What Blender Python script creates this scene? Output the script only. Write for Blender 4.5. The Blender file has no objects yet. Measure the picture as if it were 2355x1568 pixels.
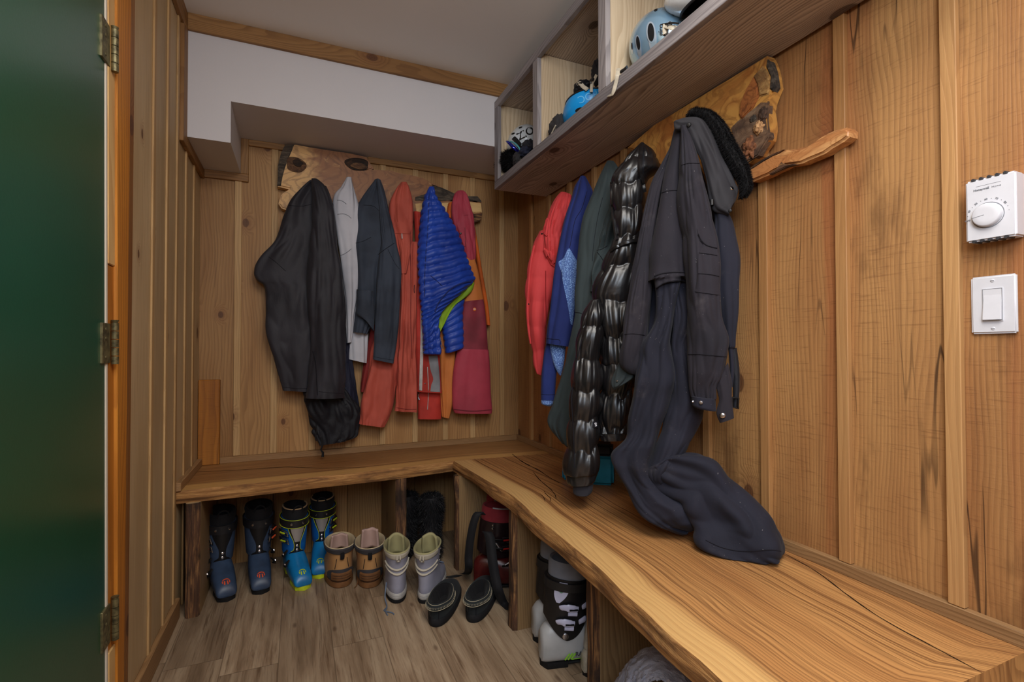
import bpy, bmesh, math, random
from mathutils import Vector, Matrix, noise
from mathutils.bvhtree import BVHTree
S = bpy.context.scene
COL = S.collection
PI = math.pi

# ------------------------------------------------------------------ camera
FPX, CX, CY, CAMH = 1140.2, 1177.5, 784.0, 1.10
YAW, PITCH, ROLL = 0.4065, 0.01625, -0.0018
F = Vector((math.sin(YAW)*math.cos(PITCH), math.cos(YAW)*math.cos(PITCH), math.sin(PITCH)))
_r = Vector((math.cos(YAW), -math.sin(YAW), 0)); _u = _r.cross(F)
R = _r*math.cos(ROLL)+_u*math.sin(ROLL); U = -_r*math.sin(ROLL)+_u*math.cos(ROLL)
EYE = Vector((0, 0, CAMH))
cd = bpy.data.cameras.new('camera'); cam = bpy.data.objects.new('camera', cd); COL.objects.link(cam)
cd.sensor_width = 36; cd.lens = FPX/2355*36; cd.clip_start = .02
m = Matrix((R, U, -F)).transposed().to_4x4(); m.translation = EYE; cam.matrix_world = m
S.camera = cam

# ------------------------------------------------------------------ light and exposure
S.view_settings.view_transform = 'Standard'; S.view_settings.look = 'None'
S.view_settings.gamma = 1; S.view_settings.use_curve_mapping = False
S.view_settings.exposure = -0.08
w = bpy.data.worlds.new('sky'); S.world = w; w.use_nodes = True
w.node_tree.nodes['Background'].inputs[0].default_value = (.55, .66, .85, 1)
w.node_tree.nodes['Background'].inputs[1].default_value = 1.0
def area(name, loc, target, sx, sy, power, col):
    l = bpy.data.lights.new(name, 'AREA'); l.shape = 'RECTANGLE'; l.size = sx; l.size_y = sy
    l.energy = power; l.color = col
    o = bpy.data.objects.new(name, l); COL.objects.link(o); o.location = loc
    o.rotation_euler = (Vector(target)-Vector(loc)).to_track_quat('-Z', 'Y').to_euler(); return o
area('window_daylight', (-.44, -.85, 1.98), (1.3, .9, 1.3), 1.25, .8, 38, (.76, .87, 1.0))
area('ceiling_lamp_glow', (.42, .15, 2.5), (.42, .5, 0), 1.0, 1.0, 38, (1.0, .955, .89))
l_ = bpy.data.lights.new('ceiling_fill_light', 'POINT'); l_.energy = 20; l_.color = (1.0, .95, .88); l_.shadow_soft_size = .14  # unseen point light added to brighten the ceiling
o_ = bpy.data.objects.new('ceiling_fill_light', l_); COL.objects.link(o_); o_.location = (.42, -.1, 2.02)

# ------------------------------------------------------------------ helpers
def ray(u, v): return F + R*((u-CX)/FPX) - U*((v-CY)/FPX)
def P(u, v, X=None, Y=None, Z=None):
    D = ray(u, v)
    s = X/D.x if X is not None else Y/D.y if Y is not None else (Z-CAMH)/D.z
    return EYE + D*s
def Pl(u, v, loc):                      # point on the upright plane through loc that faces the viewpoint
    D = ray(u, v); s = (loc[0]**2+loc[1]**2)/(D.x*loc[0]+D.y*loc[1]); return EYE + D*s
XL, XR, YB, YK = -.461, 1.301, 2.9227, 2.4924
ZS, ZST, XST, ZCT, ZC, ZB = 2.1988, 2.0141, -.2805, 2.4729, 2.5392, .5201
ZSH, XSH, YSH = 1.9625, .9701, 2.490

def obj(name, verts, faces, mat, parent=None, smooth=False, gc=None, rnd=None, mats=None, fmat=None):
    me = bpy.data.meshes.new(name); me.from_pydata([tuple(v) for v in verts], [], faces)
    for mm in (mats or [mat]): me.materials.append(mm)
    if fmat: me.polygons.foreach_set('material_index', fmat)
    if smooth: me.polygons.foreach_set('use_smooth', [True]*len(me.polygons))
    if gc is not None:
        a = me.attributes.new('gc', 'FLOAT_VECTOR', 'POINT'); a.data.foreach_set('vector', [c for g in gc for c in g])
    if rnd is not None:
        a = me.attributes.new('rnd', 'FLOAT', 'POINT'); a.data.foreach_set('value', rnd)
    me.update(); o = bpy.data.objects.new(name, me); COL.objects.link(o)
    if parent is not None: attach(o, parent)
    return o
def base_of(o):
    v = Vector((0, 0, 0))
    while o is not None: v += o.location; o = o.parent
    return v
def attach(o, parent):                 # keeps vertices given in world coordinates in place (unrotated builds)
    o.parent = parent; o.location = -base_of(parent)
def fix_normals(o):
    bm = bmesh.new(); bm.from_mesh(o.data); bmesh.ops.recalc_face_normals(bm, faces=bm.faces); bm.to_mesh(o.data); bm.free()
def tag(o, label, cat, group=None, kind=None):
    o['label'] = label; o['category'] = cat
    if group: o['group'] = group
    if kind: o['kind'] = kind
    return o
def thing(name, label, cat, loc=(0, 0, 0), group=None):
    o = bpy.data.objects.new(name, None); COL.objects.link(o); o.location = loc; o.empty_display_size = .05
    return tag(o, label, cat, group)
def struct(o): o['kind'] = 'structure'; return o

class MB:
    """collects boxes, tubes and lofts into one mesh, with wood-grain coordinates per board"""
    def __init__(s): s.v = []; s.f = []; s.gc = []; s.rnd = []; s.fm = []
    def add(s, vs, fs, gc=None, rnd=None, m=0):
        n = len(s.v); s.v += [Vector(v) for v in vs]; s.f += [[i+n for i in f] for f in fs]
        s.gc += gc if gc else [tuple(v) for v in vs]
        s.rnd += [random.random() if rnd is None else rnd]*len(vs); s.fm += [m]*len(fs)
    def box(s, a, b, grain=2, bev=.002, rnd=None, m=0, off=None):
        a, b = Vector(a), Vector(b)
        lo = Vector((min(a[i], b[i]) for i in range(3))); hi = Vector((max(a[i], b[i]) for i in range(3)))
        bev = min(bev, .45*min(hi[i]-lo[i] for i in range(3)))
        bm = bmesh.new(); bmesh.ops.create_cube(bm, size=1)
        for v in bm.verts: v.co = Vector((lo[i]+(v.co[i]+.5)*(hi[i]-lo[i]) for i in range(3)))
        if bev > 0: bmesh.ops.bevel(bm, geom=bm.edges[:], offset=bev, segments=1, affect='EDGES')
        bm.verts.index_update(); vs = [v.co.copy() for v in bm.verts]; fs = [[v.index for v in f.verts] for f in bm.faces]; bm.free()
        o = off or (random.uniform(0, 30), random.uniform(0, 30), random.uniform(0, 30))
        ax = [grain]+[i for i in range(3) if i != grain]
        dims = hi-lo
        if dims[ax[1]] < dims[ax[2]]: ax = [ax[0], ax[2], ax[1]]
        c = (lo+hi)/2
        s.add(vs, fs, [tuple(v[ax[k]]-c[ax[k]]+o[k] for k in range(3)) for v in vs], rnd, m); return s
    def tube(s, pts, r, n=8, m=0, cap=True, flat=1.0, upv=None):
        pts = [Vector(p) for p in pts]; rs = r if isinstance(r, (list, tuple)) else [r]*len(pts)
        vs = []; fs = []; up = Vector(upv) if upv else None; prev = None
        for i, p in enumerate(pts):
            t = (pts[min(i+1, len(pts)-1)]-pts[max(i-1, 0)]).normalized()
            if up is not None: x = up-t*up.dot(t)
            elif prev is None: x = t.orthogonal()
            else: x = prev-t*prev.dot(t)
            if x.length < 1e-6: x = t.orthogonal()
            x.normalize(); prev = x; y = t.cross(x)
            for k in range(n):
                a = 2*PI*k/n; vs.append(p+x*(math.cos(a)*rs[i]*flat)+y*(math.sin(a)*rs[i]))
        for i in range(len(pts)-1):
            for k in range(n):
                k2 = (k+1) % n; fs.append([i*n+k, i*n+k2, (i+1)*n+k2, (i+1)*n+k])
        if cap: fs.append(list(range(n))[::-1]); fs.append([(len(pts)-1)*n+k for k in range(n)])
        s.add(vs, fs, m=m); return s
    def loft(s, rings, cap0=True, cap1=True, m=0, gc=None, rnd=None):
        n = len(rings[0]); vs = [Vector(p) for r in rings for p in r]; fs = []
        for i in range(len(rings)-1):
            for k in range(n):
                k2 = (k+1) % n; fs.append([i*n+k, i*n+k2, (i+1)*n+k2, (i+1)*n+k])
        if cap0: fs.append(list(range(n))[::-1])
        if cap1: fs.append([(len(rings)-1)*n+k for k in range(n)])
        s.add(vs, fs, gc=gc, rnd=rnd, m=m); return s
    def grid(s, rows, m=0):
        n = len(rows[0]); vs = [Vector(p) for r in rows for p in r]
        fs = [[i*n+k, i*n+k+1, (i+1)*n+k+1, (i+1)*n+k] for i in range(len(rows)-1) for k in range(n-1)]
        s.add(vs, fs, m=m); return s
    def disc(s, c, nrm, r, h=.002, n=14, m=0, dome=.5):
        c = Vector(c); nrm = Vector(nrm).normalized(); x = nrm.orthogonal().normalized(); y = nrm.cross(x)
        rings = [[c+nrm*hh+(x*math.cos(2*PI*k/n)+y*math.sin(2*PI*k/n))*rr for k in range(n)] for rr, hh in ((r, -h), (r, h*.5), (r*.8, h), (r*.3, h*(1+dome*.3)))]
        return s.loft(rings, m=m)
    def build(s, name, mat, parent=None, smooth=True, mats=None, sharp=None, sub=0, world=True):
        o = obj(name, s.v, s.f, mat, None, smooth, s.gc, s.rnd, mats, s.fm if mats else None)
        fix_normals(o)
        if smooth:
            try: o.data.set_sharp_from_angle(angle=math.radians(sharp or 42))
            except Exception: pass
        if sub:
            md = o.modifiers.new('sub', 'SUBSURF'); md.levels = sub; md.render_levels = sub
        if parent is not None:
            if world: attach(o, parent)
            else: o.parent = parent
        return o

def cr(p0, p1, p2, p3, t):
    return [.5*((2*b)+(-a+c)*t+(2*a-5*b+4*c-d)*t*t+(-a+3*b-3*c+d)*t**3) for a, b, c, d in zip(p0, p1, p2, p3)]
def spline(pts, n):                    # Catmull-Rom through pts, resampled to n points by chord length
    L = [0]
    for a, b in zip(pts, pts[1:]): L.append(L[-1]+max(1e-6, math.sqrt(sum((x-y)**2 for x, y in zip(a[:4], b[:4])))))
    out = []
    for i in range(n):
        d = L[-1]*i/(n-1); k = 0
        while k < len(pts)-2 and L[k+1] < d: k += 1
        t = (d-L[k])/(L[k+1]-L[k]); g = lambda j: pts[max(0, min(len(pts)-1, j))]
        out.append(cr(g(k-1), g(k), g(k+1), g(k+2), t))
    return out
def lerp(a, b, t): return a+(b-a)*t
def sst(a, b, x):
    t = max(0, min(1, (x-a)/(b-a))); return t*t*(3-2*t)
def spow(x, p): return math.copysign(abs(x)**p, x)
def ell(c, rx, ry, n=28, p=1.0, tilt=0.0, yaw=0.0):
    out = []
    for k in range(n):
        a = 2*PI*k/n; x = spow(math.cos(a), p)*rx; y = spow(math.sin(a), p)*ry; z = y*math.sin(tilt); y *= math.cos(tilt)
        x, y = x*math.cos(yaw)-y*math.sin(yaw), x*math.sin(yaw)+y*math.cos(yaw)
        out.append(Vector((c[0]+x, c[1]+y, c[2]+z)))
    return out

# ------------------------------------------------------------------ materials
def srgb(r, g, b):
    f = lambda c: (c/255/12.92) if c/255 <= .04045 else ((c/255+.055)/1.055)**2.4
    return (f(r), f(g), f(b), 1)
def newmat(name):
    m = bpy.data.materials.new(name); m.use_nodes = True; nt = m.node_tree; b = nt.nodes['Principled BSDF']
    return m, nt, b
def nd(nt, typ, **kw):
    n = nt.nodes.new(typ)
    for k, v in kw.items():
        if k.startswith('i_'): n.inputs[int(k[2:])].default_value = v
        else: setattr(n, k, v)
    return n
def mth(nt, op, a, b=None, c=None, clamp=False):
    n = nt.nodes.new('ShaderNodeMath'); n.operation = op; n.use_clamp = clamp
    for i, x in enumerate((a, b, c)):
        if x is None: continue
        if isinstance(x, (int, float)): n.inputs[i].default_value = x
        else: nt.links.new(x, n.inputs[i])
    return n.outputs[0]
def vmul(nt, v, s, add=None):
    n = nt.nodes.new('ShaderNodeVectorMath'); n.operation = 'MULTIPLY'; nt.links.new(v, n.inputs[0]); n.inputs[1].default_value = s
    if add is None: return n.outputs[0]
    n2 = nt.nodes.new('ShaderNodeVectorMath'); n2.operation = 'ADD'; nt.links.new(n.outputs[0], n2.inputs[0]); nt.links.new(add, n2.inputs[1]); return n2.outputs[0]
def noi(nt, v, scale=1, detail=3, rough=.5, dist=0):
    n = nt.nodes.new('ShaderNodeTexNoise'); n.inputs['Scale'].default_value = scale; n.inputs['Detail'].default_value = detail
    n.inputs['Roughness'].default_value = rough; n.inputs['Distortion'].default_value = dist
    nt.links.new(v, n.inputs['Vector']); return n.outputs['Fac']
def ramp(nt, f, stops, interp='LINEAR'):
    n = nt.nodes.new('ShaderNodeValToRGB'); n.color_ramp.interpolation = interp; e = n.color_ramp.elements
    while len(e) < len(stops): e.new(.5)
    for x, (p, c) in zip(e, stops): x.position = p; x.color = c if len(c) == 4 else (*c, 1)
    nt.links.new(f, n.inputs[0]); return n.outputs[0]
def mixc(nt, f, a, b, typ='MIX'):
    n = nt.nodes.new('ShaderNodeMix'); n.data_type = 'RGBA'; n.blend_type = typ
    for i, x in ((0, f), (6, a), (7, b)):
        if isinstance(x, (int, float, tuple)): n.inputs[i].default_value = x
        else: nt.links.new(x, n.inputs[i])
    return n.outputs[2]
def maprange(nt, v, a, b, c=0, d=1):
    n = nt.nodes.new('ShaderNodeMapRange'); nt.links.new(v, n.inputs[0])
    for i, x in enumerate((a, b, c, d)): n.inputs[i+1].default_value = x
    n.interpolation_type = 'SMOOTHSTEP'; return n.outputs[0]
def bump(nt, b, h, strength=.3, dist=.002):
    n = nt.nodes.new('ShaderNodeBump'); n.inputs['Strength'].default_value = strength; n.inputs['Distance'].default_value = dist
    nt.links.new(h, n.inputs['Height']); nt.links.new(n.outputs[0], b.inputs['Normal'])

def wood(name, light, dark, streak, rings=55, warp=.035, knots=.5, tone=.25, rough=.55, ringc=.7, knotc=(96, 58, 36), sap=None, saw=0, red=None, cracks=0, bands=0, bumpd=.0008, spec=.35):
    """board wood: growth rings along 'gc'.x, with knots, tone per board and fine fibre"""
    m, nt, b = newmat(name)
    at = nd(nt, 'ShaderNodeAttribute', attribute_name='gc'); gc = at.outputs['Vector']
    rn = nd(nt, 'ShaderNodeAttribute', attribute_name='rnd').outputs['Fac']
    sx = nd(nt, 'ShaderNodeSeparateXYZ'); nt.links.new(gc, sx.inputs[0])
    wv = noi(nt, vmul(nt, gc, (1.1, 5, 5)), 1, 2, .45)
    wv2 = noi(nt, vmul(nt, gc, (5, 26, 26)), 1, 2, .5)
    ph = mth(nt, 'ADD', sx.outputs[1], mth(nt, 'MULTIPLY', wv, warp*6))
    ph = mth(nt, 'ADD', ph, mth(nt, 'MULTIPLY', wv2, warp*.35))
    if knots > 0:
        vo = nd(nt, 'ShaderNodeTexVoronoi', voronoi_dimensions='2D'); vo.inputs['Scale'].default_value = 3.4
        nt.links.new(vmul(nt, gc, (.8, 1.25, 1)), vo.inputs['Vector'])
        cs = nd(nt, 'ShaderNodeSeparateColor'); nt.links.new(vo.outputs['Color'], cs.inputs[0])
        gate = mth(nt, 'LESS_THAN', cs.outputs[0], knots)
        size = mth(nt, 'MULTIPLY_ADD', cs.outputs[1], .06, .035)
        d = vo.outputs['Distance']; dd = mth(nt, 'DIVIDE', d, size)
        kn = mth(nt, 'MULTIPLY', maprange(nt, dd, 1.15, .8), gate)
        halo = mth(nt, 'MULTIPLY', maprange(nt, dd, 3.5, .8), gate)
        ph = mth(nt, 'ADD', ph, mth(nt, 'MULTIPLY', halo, .04))
    w = nt.nodes.new('ShaderNodeMath'); w.operation = 'FRACT'; nt.links.new(mth(nt, 'MULTIPLY', ph, rings), w.inputs[0]); fr = w.outputs[0]
    ring = mth(nt, 'MULTIPLY', maprange(nt, fr, .25, .9), maprange(nt, fr, 1.0, .93))
    fib = noi(nt, vmul(nt, gc, (7, 420, 420)), 1, 2, .6)
    fine = noi(nt, vmul(nt, gc, (2.2, 60, 60)), 1, 3, .6)
    big = noi(nt, vmul(nt, gc, (.9, 4.5, 4.5)), 1, 3, .55)
    c = mixc(nt, maprange(nt, big, .3, .72), srgb(*light), srgb(*dark))
    c = mixc(nt, mth(nt, 'MULTIPLY', ring, mth(nt, 'MULTIPLY_ADD', fine, ringc, .12*ringc)), c, srgb(*streak))
    c = mixc(nt, mth(nt, 'MULTIPLY', maprange(nt, fine, .52, .8), .35), c, srgb(*streak))
    if red: c = mixc(nt, mth(nt, 'MULTIPLY', maprange(nt, noi(nt, vmul(nt, gc, (.5, 7, 7)), 1, 2, .5), .55, .68), .55), c, srgb(*red))
    if bands:
        bn = noi(nt, vmul(nt, gc, (.3, 46, 4)), 1, 3, .65, .2); c = mixc(nt, mth(nt, 'MULTIPLY', maprange(nt, bn, .50, .62), bands), c, srgb(*streak))
        b2 = noi(nt, vmul(nt, gc, (.4, 210, 9)), 1, 2, .6, .1); c = mixc(nt, mth(nt, 'MULTIPLY', maprange(nt, b2, .55, .68), bands*.8), c, srgb(*[int(x*.75) for x in streak]))
    if cracks:
        n9 = noi(nt, vmul(nt, gc, (.6, 9, 9)), 1, 3, .55); ck = mth(nt, 'ABSOLUTE', mth(nt, 'SUBTRACT', n9, .5))
        gt = maprange(nt, noi(nt, vmul(nt, gc, (1.6, 3, 3)), 1, 2, .5), .5, .6)
        ckm = mth(nt, 'MULTIPLY', maprange(nt, ck, .009, .002), gt)
        c = mixc(nt, mth(nt, 'MULTIPLY', ckm, cracks), c, srgb(*[int(x*.5) for x in streak]))
        blot = maprange(nt, noi(nt, vmul(nt, gc, (2.2, 6, 6)), 1, 5, .65), .56, .7)
        c = mixc(nt, mth(nt, 'MULTIPLY', blot, .6*cracks), c, srgb(*[int(x*.8) for x in streak]))
    if sap:
        sp = maprange(nt, mth(nt, 'ADD', mth(nt, 'SUBTRACT', sx.outputs[1], 10), mth(nt, 'MULTIPLY', mth(nt, 'SUBTRACT', wv, .5), .10)), .10, .06)
        c = mixc(nt, mth(nt, 'MULTIPLY', sp, .85), c, mixc(nt, mth(nt, 'MULTIPLY', ring, .25), srgb(*sap), srgb(*dark)))
    if knots > 0:
        kr = mth(nt, 'SINE', mth(nt, 'MULTIPLY', dd, 16))
        kc = mixc(nt, mth(nt, 'MULTIPLY_ADD', kr, .25, .3), srgb(*knotc), srgb(*[x*.55 for x in knotc]))
        c = mixc(nt, mth(nt, 'MULTIPLY', halo, .3), c, srgb(*[int(x*1.25) for x in knotc]))
        c = mixc(nt, mth(nt, 'MULTIPLY', kn, .82), c, kc)
    tn = mth(nt, 'MULTIPLY_ADD', mth(nt, 'SUBTRACT', rn, .5), 2*tone, 1)
    tn = mth(nt, 'MULTIPLY', tn, mth(nt, 'MULTIPLY_ADD', fib, .34, .83))
    hs = nd(nt, 'ShaderNodeHueSaturation'); nt.links.new(tn, hs.inputs['Value']); nt.links.new(c, hs.inputs['Color'])
    out = hs.outputs[0]
    h = mth(nt, 'ADD', mth(nt, 'MULTIPLY', ring, -.5), fib)
    if saw:
        sw = noi(nt, vmul(nt, gc, (260, 14, 14)), 1, 2, .6, .4)
        out = mixc(nt, mth(nt, 'MULTIPLY', maprange(nt, sw, .56, .72), saw*.5), out, srgb(*streak))
        h = mth(nt, 'ADD', h, mth(nt, 'MULTIPLY', sw, saw*1.5))
    nt.links.new(out, b.inputs['Base Color'])
    b.inputs['Roughness'].default_value = rough; b.inputs['Specular IOR Level'].default_value = spec
    bump(nt, b, h, .5, bumpd); return m

def bark(name, c1, c2, c3, sc=1.0, along=(9, 55, 55), blot=.85):
    m, nt, b = newmat(name); gc = nd(nt, 'ShaderNodeAttribute', attribute_name='gc').outputs['Vector']
    n1 = noi(nt, vmul(nt, gc, tuple(a*sc for a in along)), 1, 6, .68, .8)
    n2 = noi(nt, vmul(nt, gc, (7*sc, 12*sc, 12*sc)), 1, 4, .6)
    c = ramp(nt, n1, [(.3, srgb(*c3)), (.5, srgb(*c2)), (.72, srgb(*c1))])
    c = mixc(nt, mth(nt, 'MULTIPLY', maprange(nt, n2, .48, .66), blot), c, srgb(*c3))
    nt.links.new(c, b.inputs['Base Color']); b.inputs['Roughness'].default_value = .8
    bump(nt, b, n1, .9, .006); return m

def burl(name, pale, mid, deep, sc=1.0, flow=(1, 1, 1), thr=(.42, .58), palex=None, wmix=.38):
    """slab of swirling burl wood in object space: pale sapwood patches flowing into red-brown heartwood"""
    m, nt, b = newmat(name); gc = nd(nt, 'ShaderNodeAttribute', attribute_name='gc').outputs['Vector']
    wp = nd(nt, 'ShaderNodeTexNoise'); wp.inputs['Scale'].default_value = 3.2*sc; wp.inputs['Detail'].default_value = 2; nt.links.new(vmul(nt, gc, flow), wp.inputs['Vector'])
    cc = vmul(nt, wp.outputs['Color'], (.5, .5, .5), add=vmul(nt, gc, flow))
    n1 = noi(nt, cc, 2.6*sc, 4, .6, .6); n2 = noi(nt, cc, 9*sc, 5, .6, 1.2)
    wv = nd(nt, 'ShaderNodeTexWave', wave_type='BANDS'); wv.inputs['Scale'].default_value = 7*sc; wv.inputs['Distortion'].default_value = 9; wv.inputs['Detail'].default_value = 4; wv.inputs['Detail Roughness'].default_value = .62
    nt.links.new(cc, wv.inputs['Vector'])
    if palex:
        sx = nd(nt, 'ShaderNodeSeparateXYZ'); nt.links.new(gc, sx.inputs[0]); n1 = mth(nt, 'ADD', mth(nt, 'MULTIPLY', n1, .7), maprange(nt, sx.outputs[0], palex[0], palex[1], -.06, .22))
    c = mixc(nt, maprange(nt, n1, thr[0], thr[1]), srgb(*pale), srgb(*mid))
    c = mixc(nt, mth(nt, 'MULTIPLY', maprange(nt, n2, .5, .7), .6), c, srgb(*deep))
    c = mixc(nt, mth(nt, 'MULTIPLY', maprange(nt, wv.outputs['Fac'], .55, 1), wmix), c, srgb(*deep))
    c = mixc(nt, mth(nt, 'MULTIPLY', maprange(nt, noi(nt, cc, 26*sc, 3, .6, .5), .62, .75), .5), c, srgb(*pale))
    nt.links.new(c, b.inputs['Base Color']); b.inputs['Roughness'].default_value = .5
    bump(nt, b, n2, .25, .003); return m

def cloth(name, col, col2=None, rough=.85, weave=900, wstr=.25, sheen=.03, dust=0, crumple=.35, cs=22, cd_=.006, heather=0, stretch=(1, 1, .45), spec=.3, coat=0):
    """fabric: slight tone drift, fine weave, small wrinkles in the bump"""
    m, nt, b = newmat(name); tc = nd(nt, 'ShaderNodeTexCoord').outputs['Object']
    n = noi(nt, tc, 5, 3, .6); n2 = noi(nt, vmul(nt, tc, stretch), cs, 4, .55, .7); wv = noi(nt, tc, weave, 1, .5)
    c2 = col2 or tuple(max(0, int(x*.78)) for x in col)
    c = mixc(nt, maprange(nt, n, .35, .7), srgb(*col), srgb(*c2))
    if heather:
        c = mixc(nt, mth(nt, 'MULTIPLY', maprange(nt, noi(nt, vmul(nt, tc, (1, 1, .5)), 420, 2, .6), .5, .62), heather), c, srgb(*[min(255, int(x*1.5+40)) for x in col]))
    if dust:
        c = mixc(nt, mth(nt, 'MULTIPLY', maprange(nt, noi(nt, tc, 9, 5, .65), .55, .8), dust), c, srgb(112, 106, 108))
        c = mixc(nt, mth(nt, 'MULTIPLY', maprange(nt, noi(nt, tc, 150, 2, .5), .74, .78), .6), c, srgb(150, 148, 148))
    nt.links.new(c, b.inputs['Base Color']); b.inputs['Roughness'].default_value = rough
    b.inputs['Specular IOR Level'].default_value = spec
    b.inputs['Sheen Weight'].default_value = sheen; b.inputs['Sheen Roughness'].default_value = .5
    if coat: b.inputs['Coat Weight'].default_value = coat; b.inputs['Coat Roughness'].default_value = .25
    h = mth(nt, 'ADD', mth(nt, 'MULTIPLY', n2, crumple), mth(nt, 'MULTIPLY', wv, wstr*.05))
    bump(nt, b, h, .6, cd_); return m
def plastic(name, col, rough=.35, spec=.5, metal=0, noise_amt=.15, scale=30, coat=0, emit=None, alpha_t=0):
    m, nt, b = newmat(name); tc = nd(nt, 'ShaderNodeTexCoord').outputs['Object']
    n = noi(nt, tc, scale, 4, .6); c = mixc(nt, maprange(nt, n, .35, .75), srgb(*col), srgb(*[max(0, int(x*(1-noise_amt))) for x in col]))
    nt.links.new(c, b.inputs['Base Color']); b.inputs['Roughness'].default_value = rough; b.inputs['Metallic'].default_value = metal
    b.inputs['Specular IOR Level'].default_value = spec
    r = mth(nt, 'MULTIPLY_ADD', n, .25, rough-.12); nt.links.new(r, b.inputs['Roughness'])
    if coat: b.inputs['Coat Weight'].default_value = coat; b.inputs['Coat Roughness'].default_value = .08
    return m
# ------------------------------------------------------------------ shared materials
M = {}
M['wall_back'] = wood('pine_boards_back', (178, 138, 90), (148, 106, 62), (106, 70, 40), rings=75, warp=.03, knots=.42, tone=.14, ringc=.5)
M['wall_left'] = wood('pine_boards_left', (204, 180, 142), (178, 152, 114), (140, 112, 78), rings=85, warp=.02, knots=.2, tone=.08, ringc=.45)
M['wall_right'] = wood('cedar_boards', (184, 138, 86), (150, 102, 60), (98, 60, 34), cracks=.8, rings=95, warp=.022, knots=.2, tone=.10, saw=.7, red=(152, 88, 50), rough=.6, ringc=.5)
M['batten'] = wood('cedar_batten', (178, 136, 88), (158, 112, 66), (126, 82, 46), rings=80, warp=.02, knots=.12, tone=.10, ringc=.4)
M['batten_pale'] = wood('pine_batten', (196, 162, 114), (172, 136, 90), (122, 86, 50), rings=80, warp=.02, knots=.12, tone=.08, ringc=.4)
M['trim'] = wood('pine_trim', (158, 118, 72), (134, 96, 56), (100, 66, 36), rings=60, warp=.05, knots=.3, tone=.08)
M['trim_pale'] = wood('pine_bench_trim', (162, 126, 86), (138, 104, 68), (106, 74, 44), rings=130, warp=.02, knots=0, tone=.06)
M['casing'] = wood('orange_casing', (200, 132, 48), (176, 108, 34), (136, 78, 24), rings=60, warp=.02, knots=.2, tone=.06)
M['casing_dark'] = wood('brown_casing', (152, 104, 56), (130, 84, 42), (92, 56, 28), rings=60, warp=.02, knots=.2, tone=.06)
M['raw'] = wood('raw_pine', (226, 190, 130), (212, 172, 112), (190, 138, 80), rings=40, knots=.15, tone=.03)
M['block'] = wood('rough_block', (178, 116, 44), (150, 92, 34), (112, 66, 26), rings=50, knots=0, tone=.03, saw=.9)
M['bench'] = wood('live_edge_slab', (196, 146, 90), (162, 110, 64), (94, 54, 30), ringc=.6, bands=.6, rings=88, warp=.032, knots=.12, tone=.02, sap=(212, 172, 112), rough=.42, spec=.4, knotc=(120, 76, 40))
M['bench_back'] = wood('live_edge_slab_dull', (186, 138, 84), (152, 104, 60), (98, 60, 32), ringc=.6, bands=.5, rings=70, warp=.035, knots=.12, tone=.02, sap=(206, 160, 96), rough=.45, spec=.4)
M['panel'] = wood('bench_panel', (160, 132, 94), (134, 106, 72), (98, 72, 46), rings=70, knots=.1, tone=.08)
M['bark'] = bark('bark_edge', (186, 138, 86), (88, 58, 38), (34, 22, 16), along=(4, 70, 70), blot=.85)
M['bark_soft'] = bark('bark_soft', (212, 164, 102), (160, 112, 62), (92, 60, 34), along=(5, 70, 70), blot=.7)
M['bark_grey'] = bark('bark_grey', (120, 108, 92), (74, 64, 54), (34, 30, 28), sc=1.4)
M['grey'] = wood('weathered_grey', (166, 159, 159), (132, 126, 128), (92, 86, 90), rings=80, warp=.03, knots=.06, tone=.06, knotc=(70, 62, 60))
M['grey_under'] = wood('weathered_underside_lightened', (202, 186, 172), (172, 156, 144), (104, 90, 82), ringc=.9, rings=90, warp=.04, knots=.2, tone=.04, knotc=(70, 50, 44), saw=.25)  # colour lightened in place of missing bounce light under the shelf
M['ply'] = wood('pale_ply', (214, 194, 164), (200, 178, 148), (168, 142, 112), rings=60, knots=.1, tone=.04)
M['burl'] = burl('burl_slab', (214, 168, 106), (146, 96, 56), (92, 52, 28), sc=.8, flow=(1.1, 1, 1.8), thr=(.38, .5), palex=(-.06, .22), wmix=.34)
M['burl2'] = burl('burl_slab_yellow', (206, 150, 76), (168, 104, 50), (126, 74, 36), sc=1.2, flow=(1, 1, 1.5), thr=(.42, .62))
M['branch'] = burl('branch_wood', (204, 152, 98), (182, 122, 72), (136, 80, 44), sc=1.6, flow=(1, 1, 3))
def painted(name, col, rough=.6, n=.03, spec=.3, b=.0006):
    m, nt, bs = newmat(name); tc = nd(nt, 'ShaderNodeTexCoord').outputs['Object']
    k = noi(nt, tc, 3, 4, .6); c = mixc(nt, k, srgb(*col), srgb(*[int(x*(1-n)) for x in col]))
    nt.links.new(c, bs.inputs['Base Color']); bs.inputs['Roughness'].default_value = rough; bs.inputs['Specular IOR Level'].default_value = spec
    bump(nt, bs, noi(nt, tc, 160, 2, .5), .25, b); return m
M['drywall'] = painted('white_drywall', (212, 210, 214))
M['ceiling'] = painted('ceiling_paint', (238, 236, 234), .7)
M['door'] = painted('green_gloss_paint', (20, 82, 58), .3, .12, .5, .0006)
M['door'].node_tree.nodes['Principled BSDF'].inputs['IOR'].default_value = 1.8
M['white'] = plastic('white_plastic', (206, 206, 212), .35, .5, noise_amt=.02)
M['whitepaint'] = painted('white_strip', (214, 206, 192), .5)
M['brass'] = plastic('worn_brass', (126, 118, 84), .45, .5, .55, .5, 60)
M['steel'] = plastic('steel', (190, 190, 196), .28, .5, 1, .2, 80)
M['chrome'] = plastic('bright_metal', (220, 222, 228), .16, .5, 1, .1, 60)
M['black'] = plastic('black_plastic', (20, 20, 22), .38, .5)
M['blacksoft'] = cloth('black_webbing', (24, 24, 28), rough=.75, weave=500, crumple=.2)
M['ink'] = plastic('grey_ink', (120, 122, 128), .6, .2, noise_amt=0)
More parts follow.
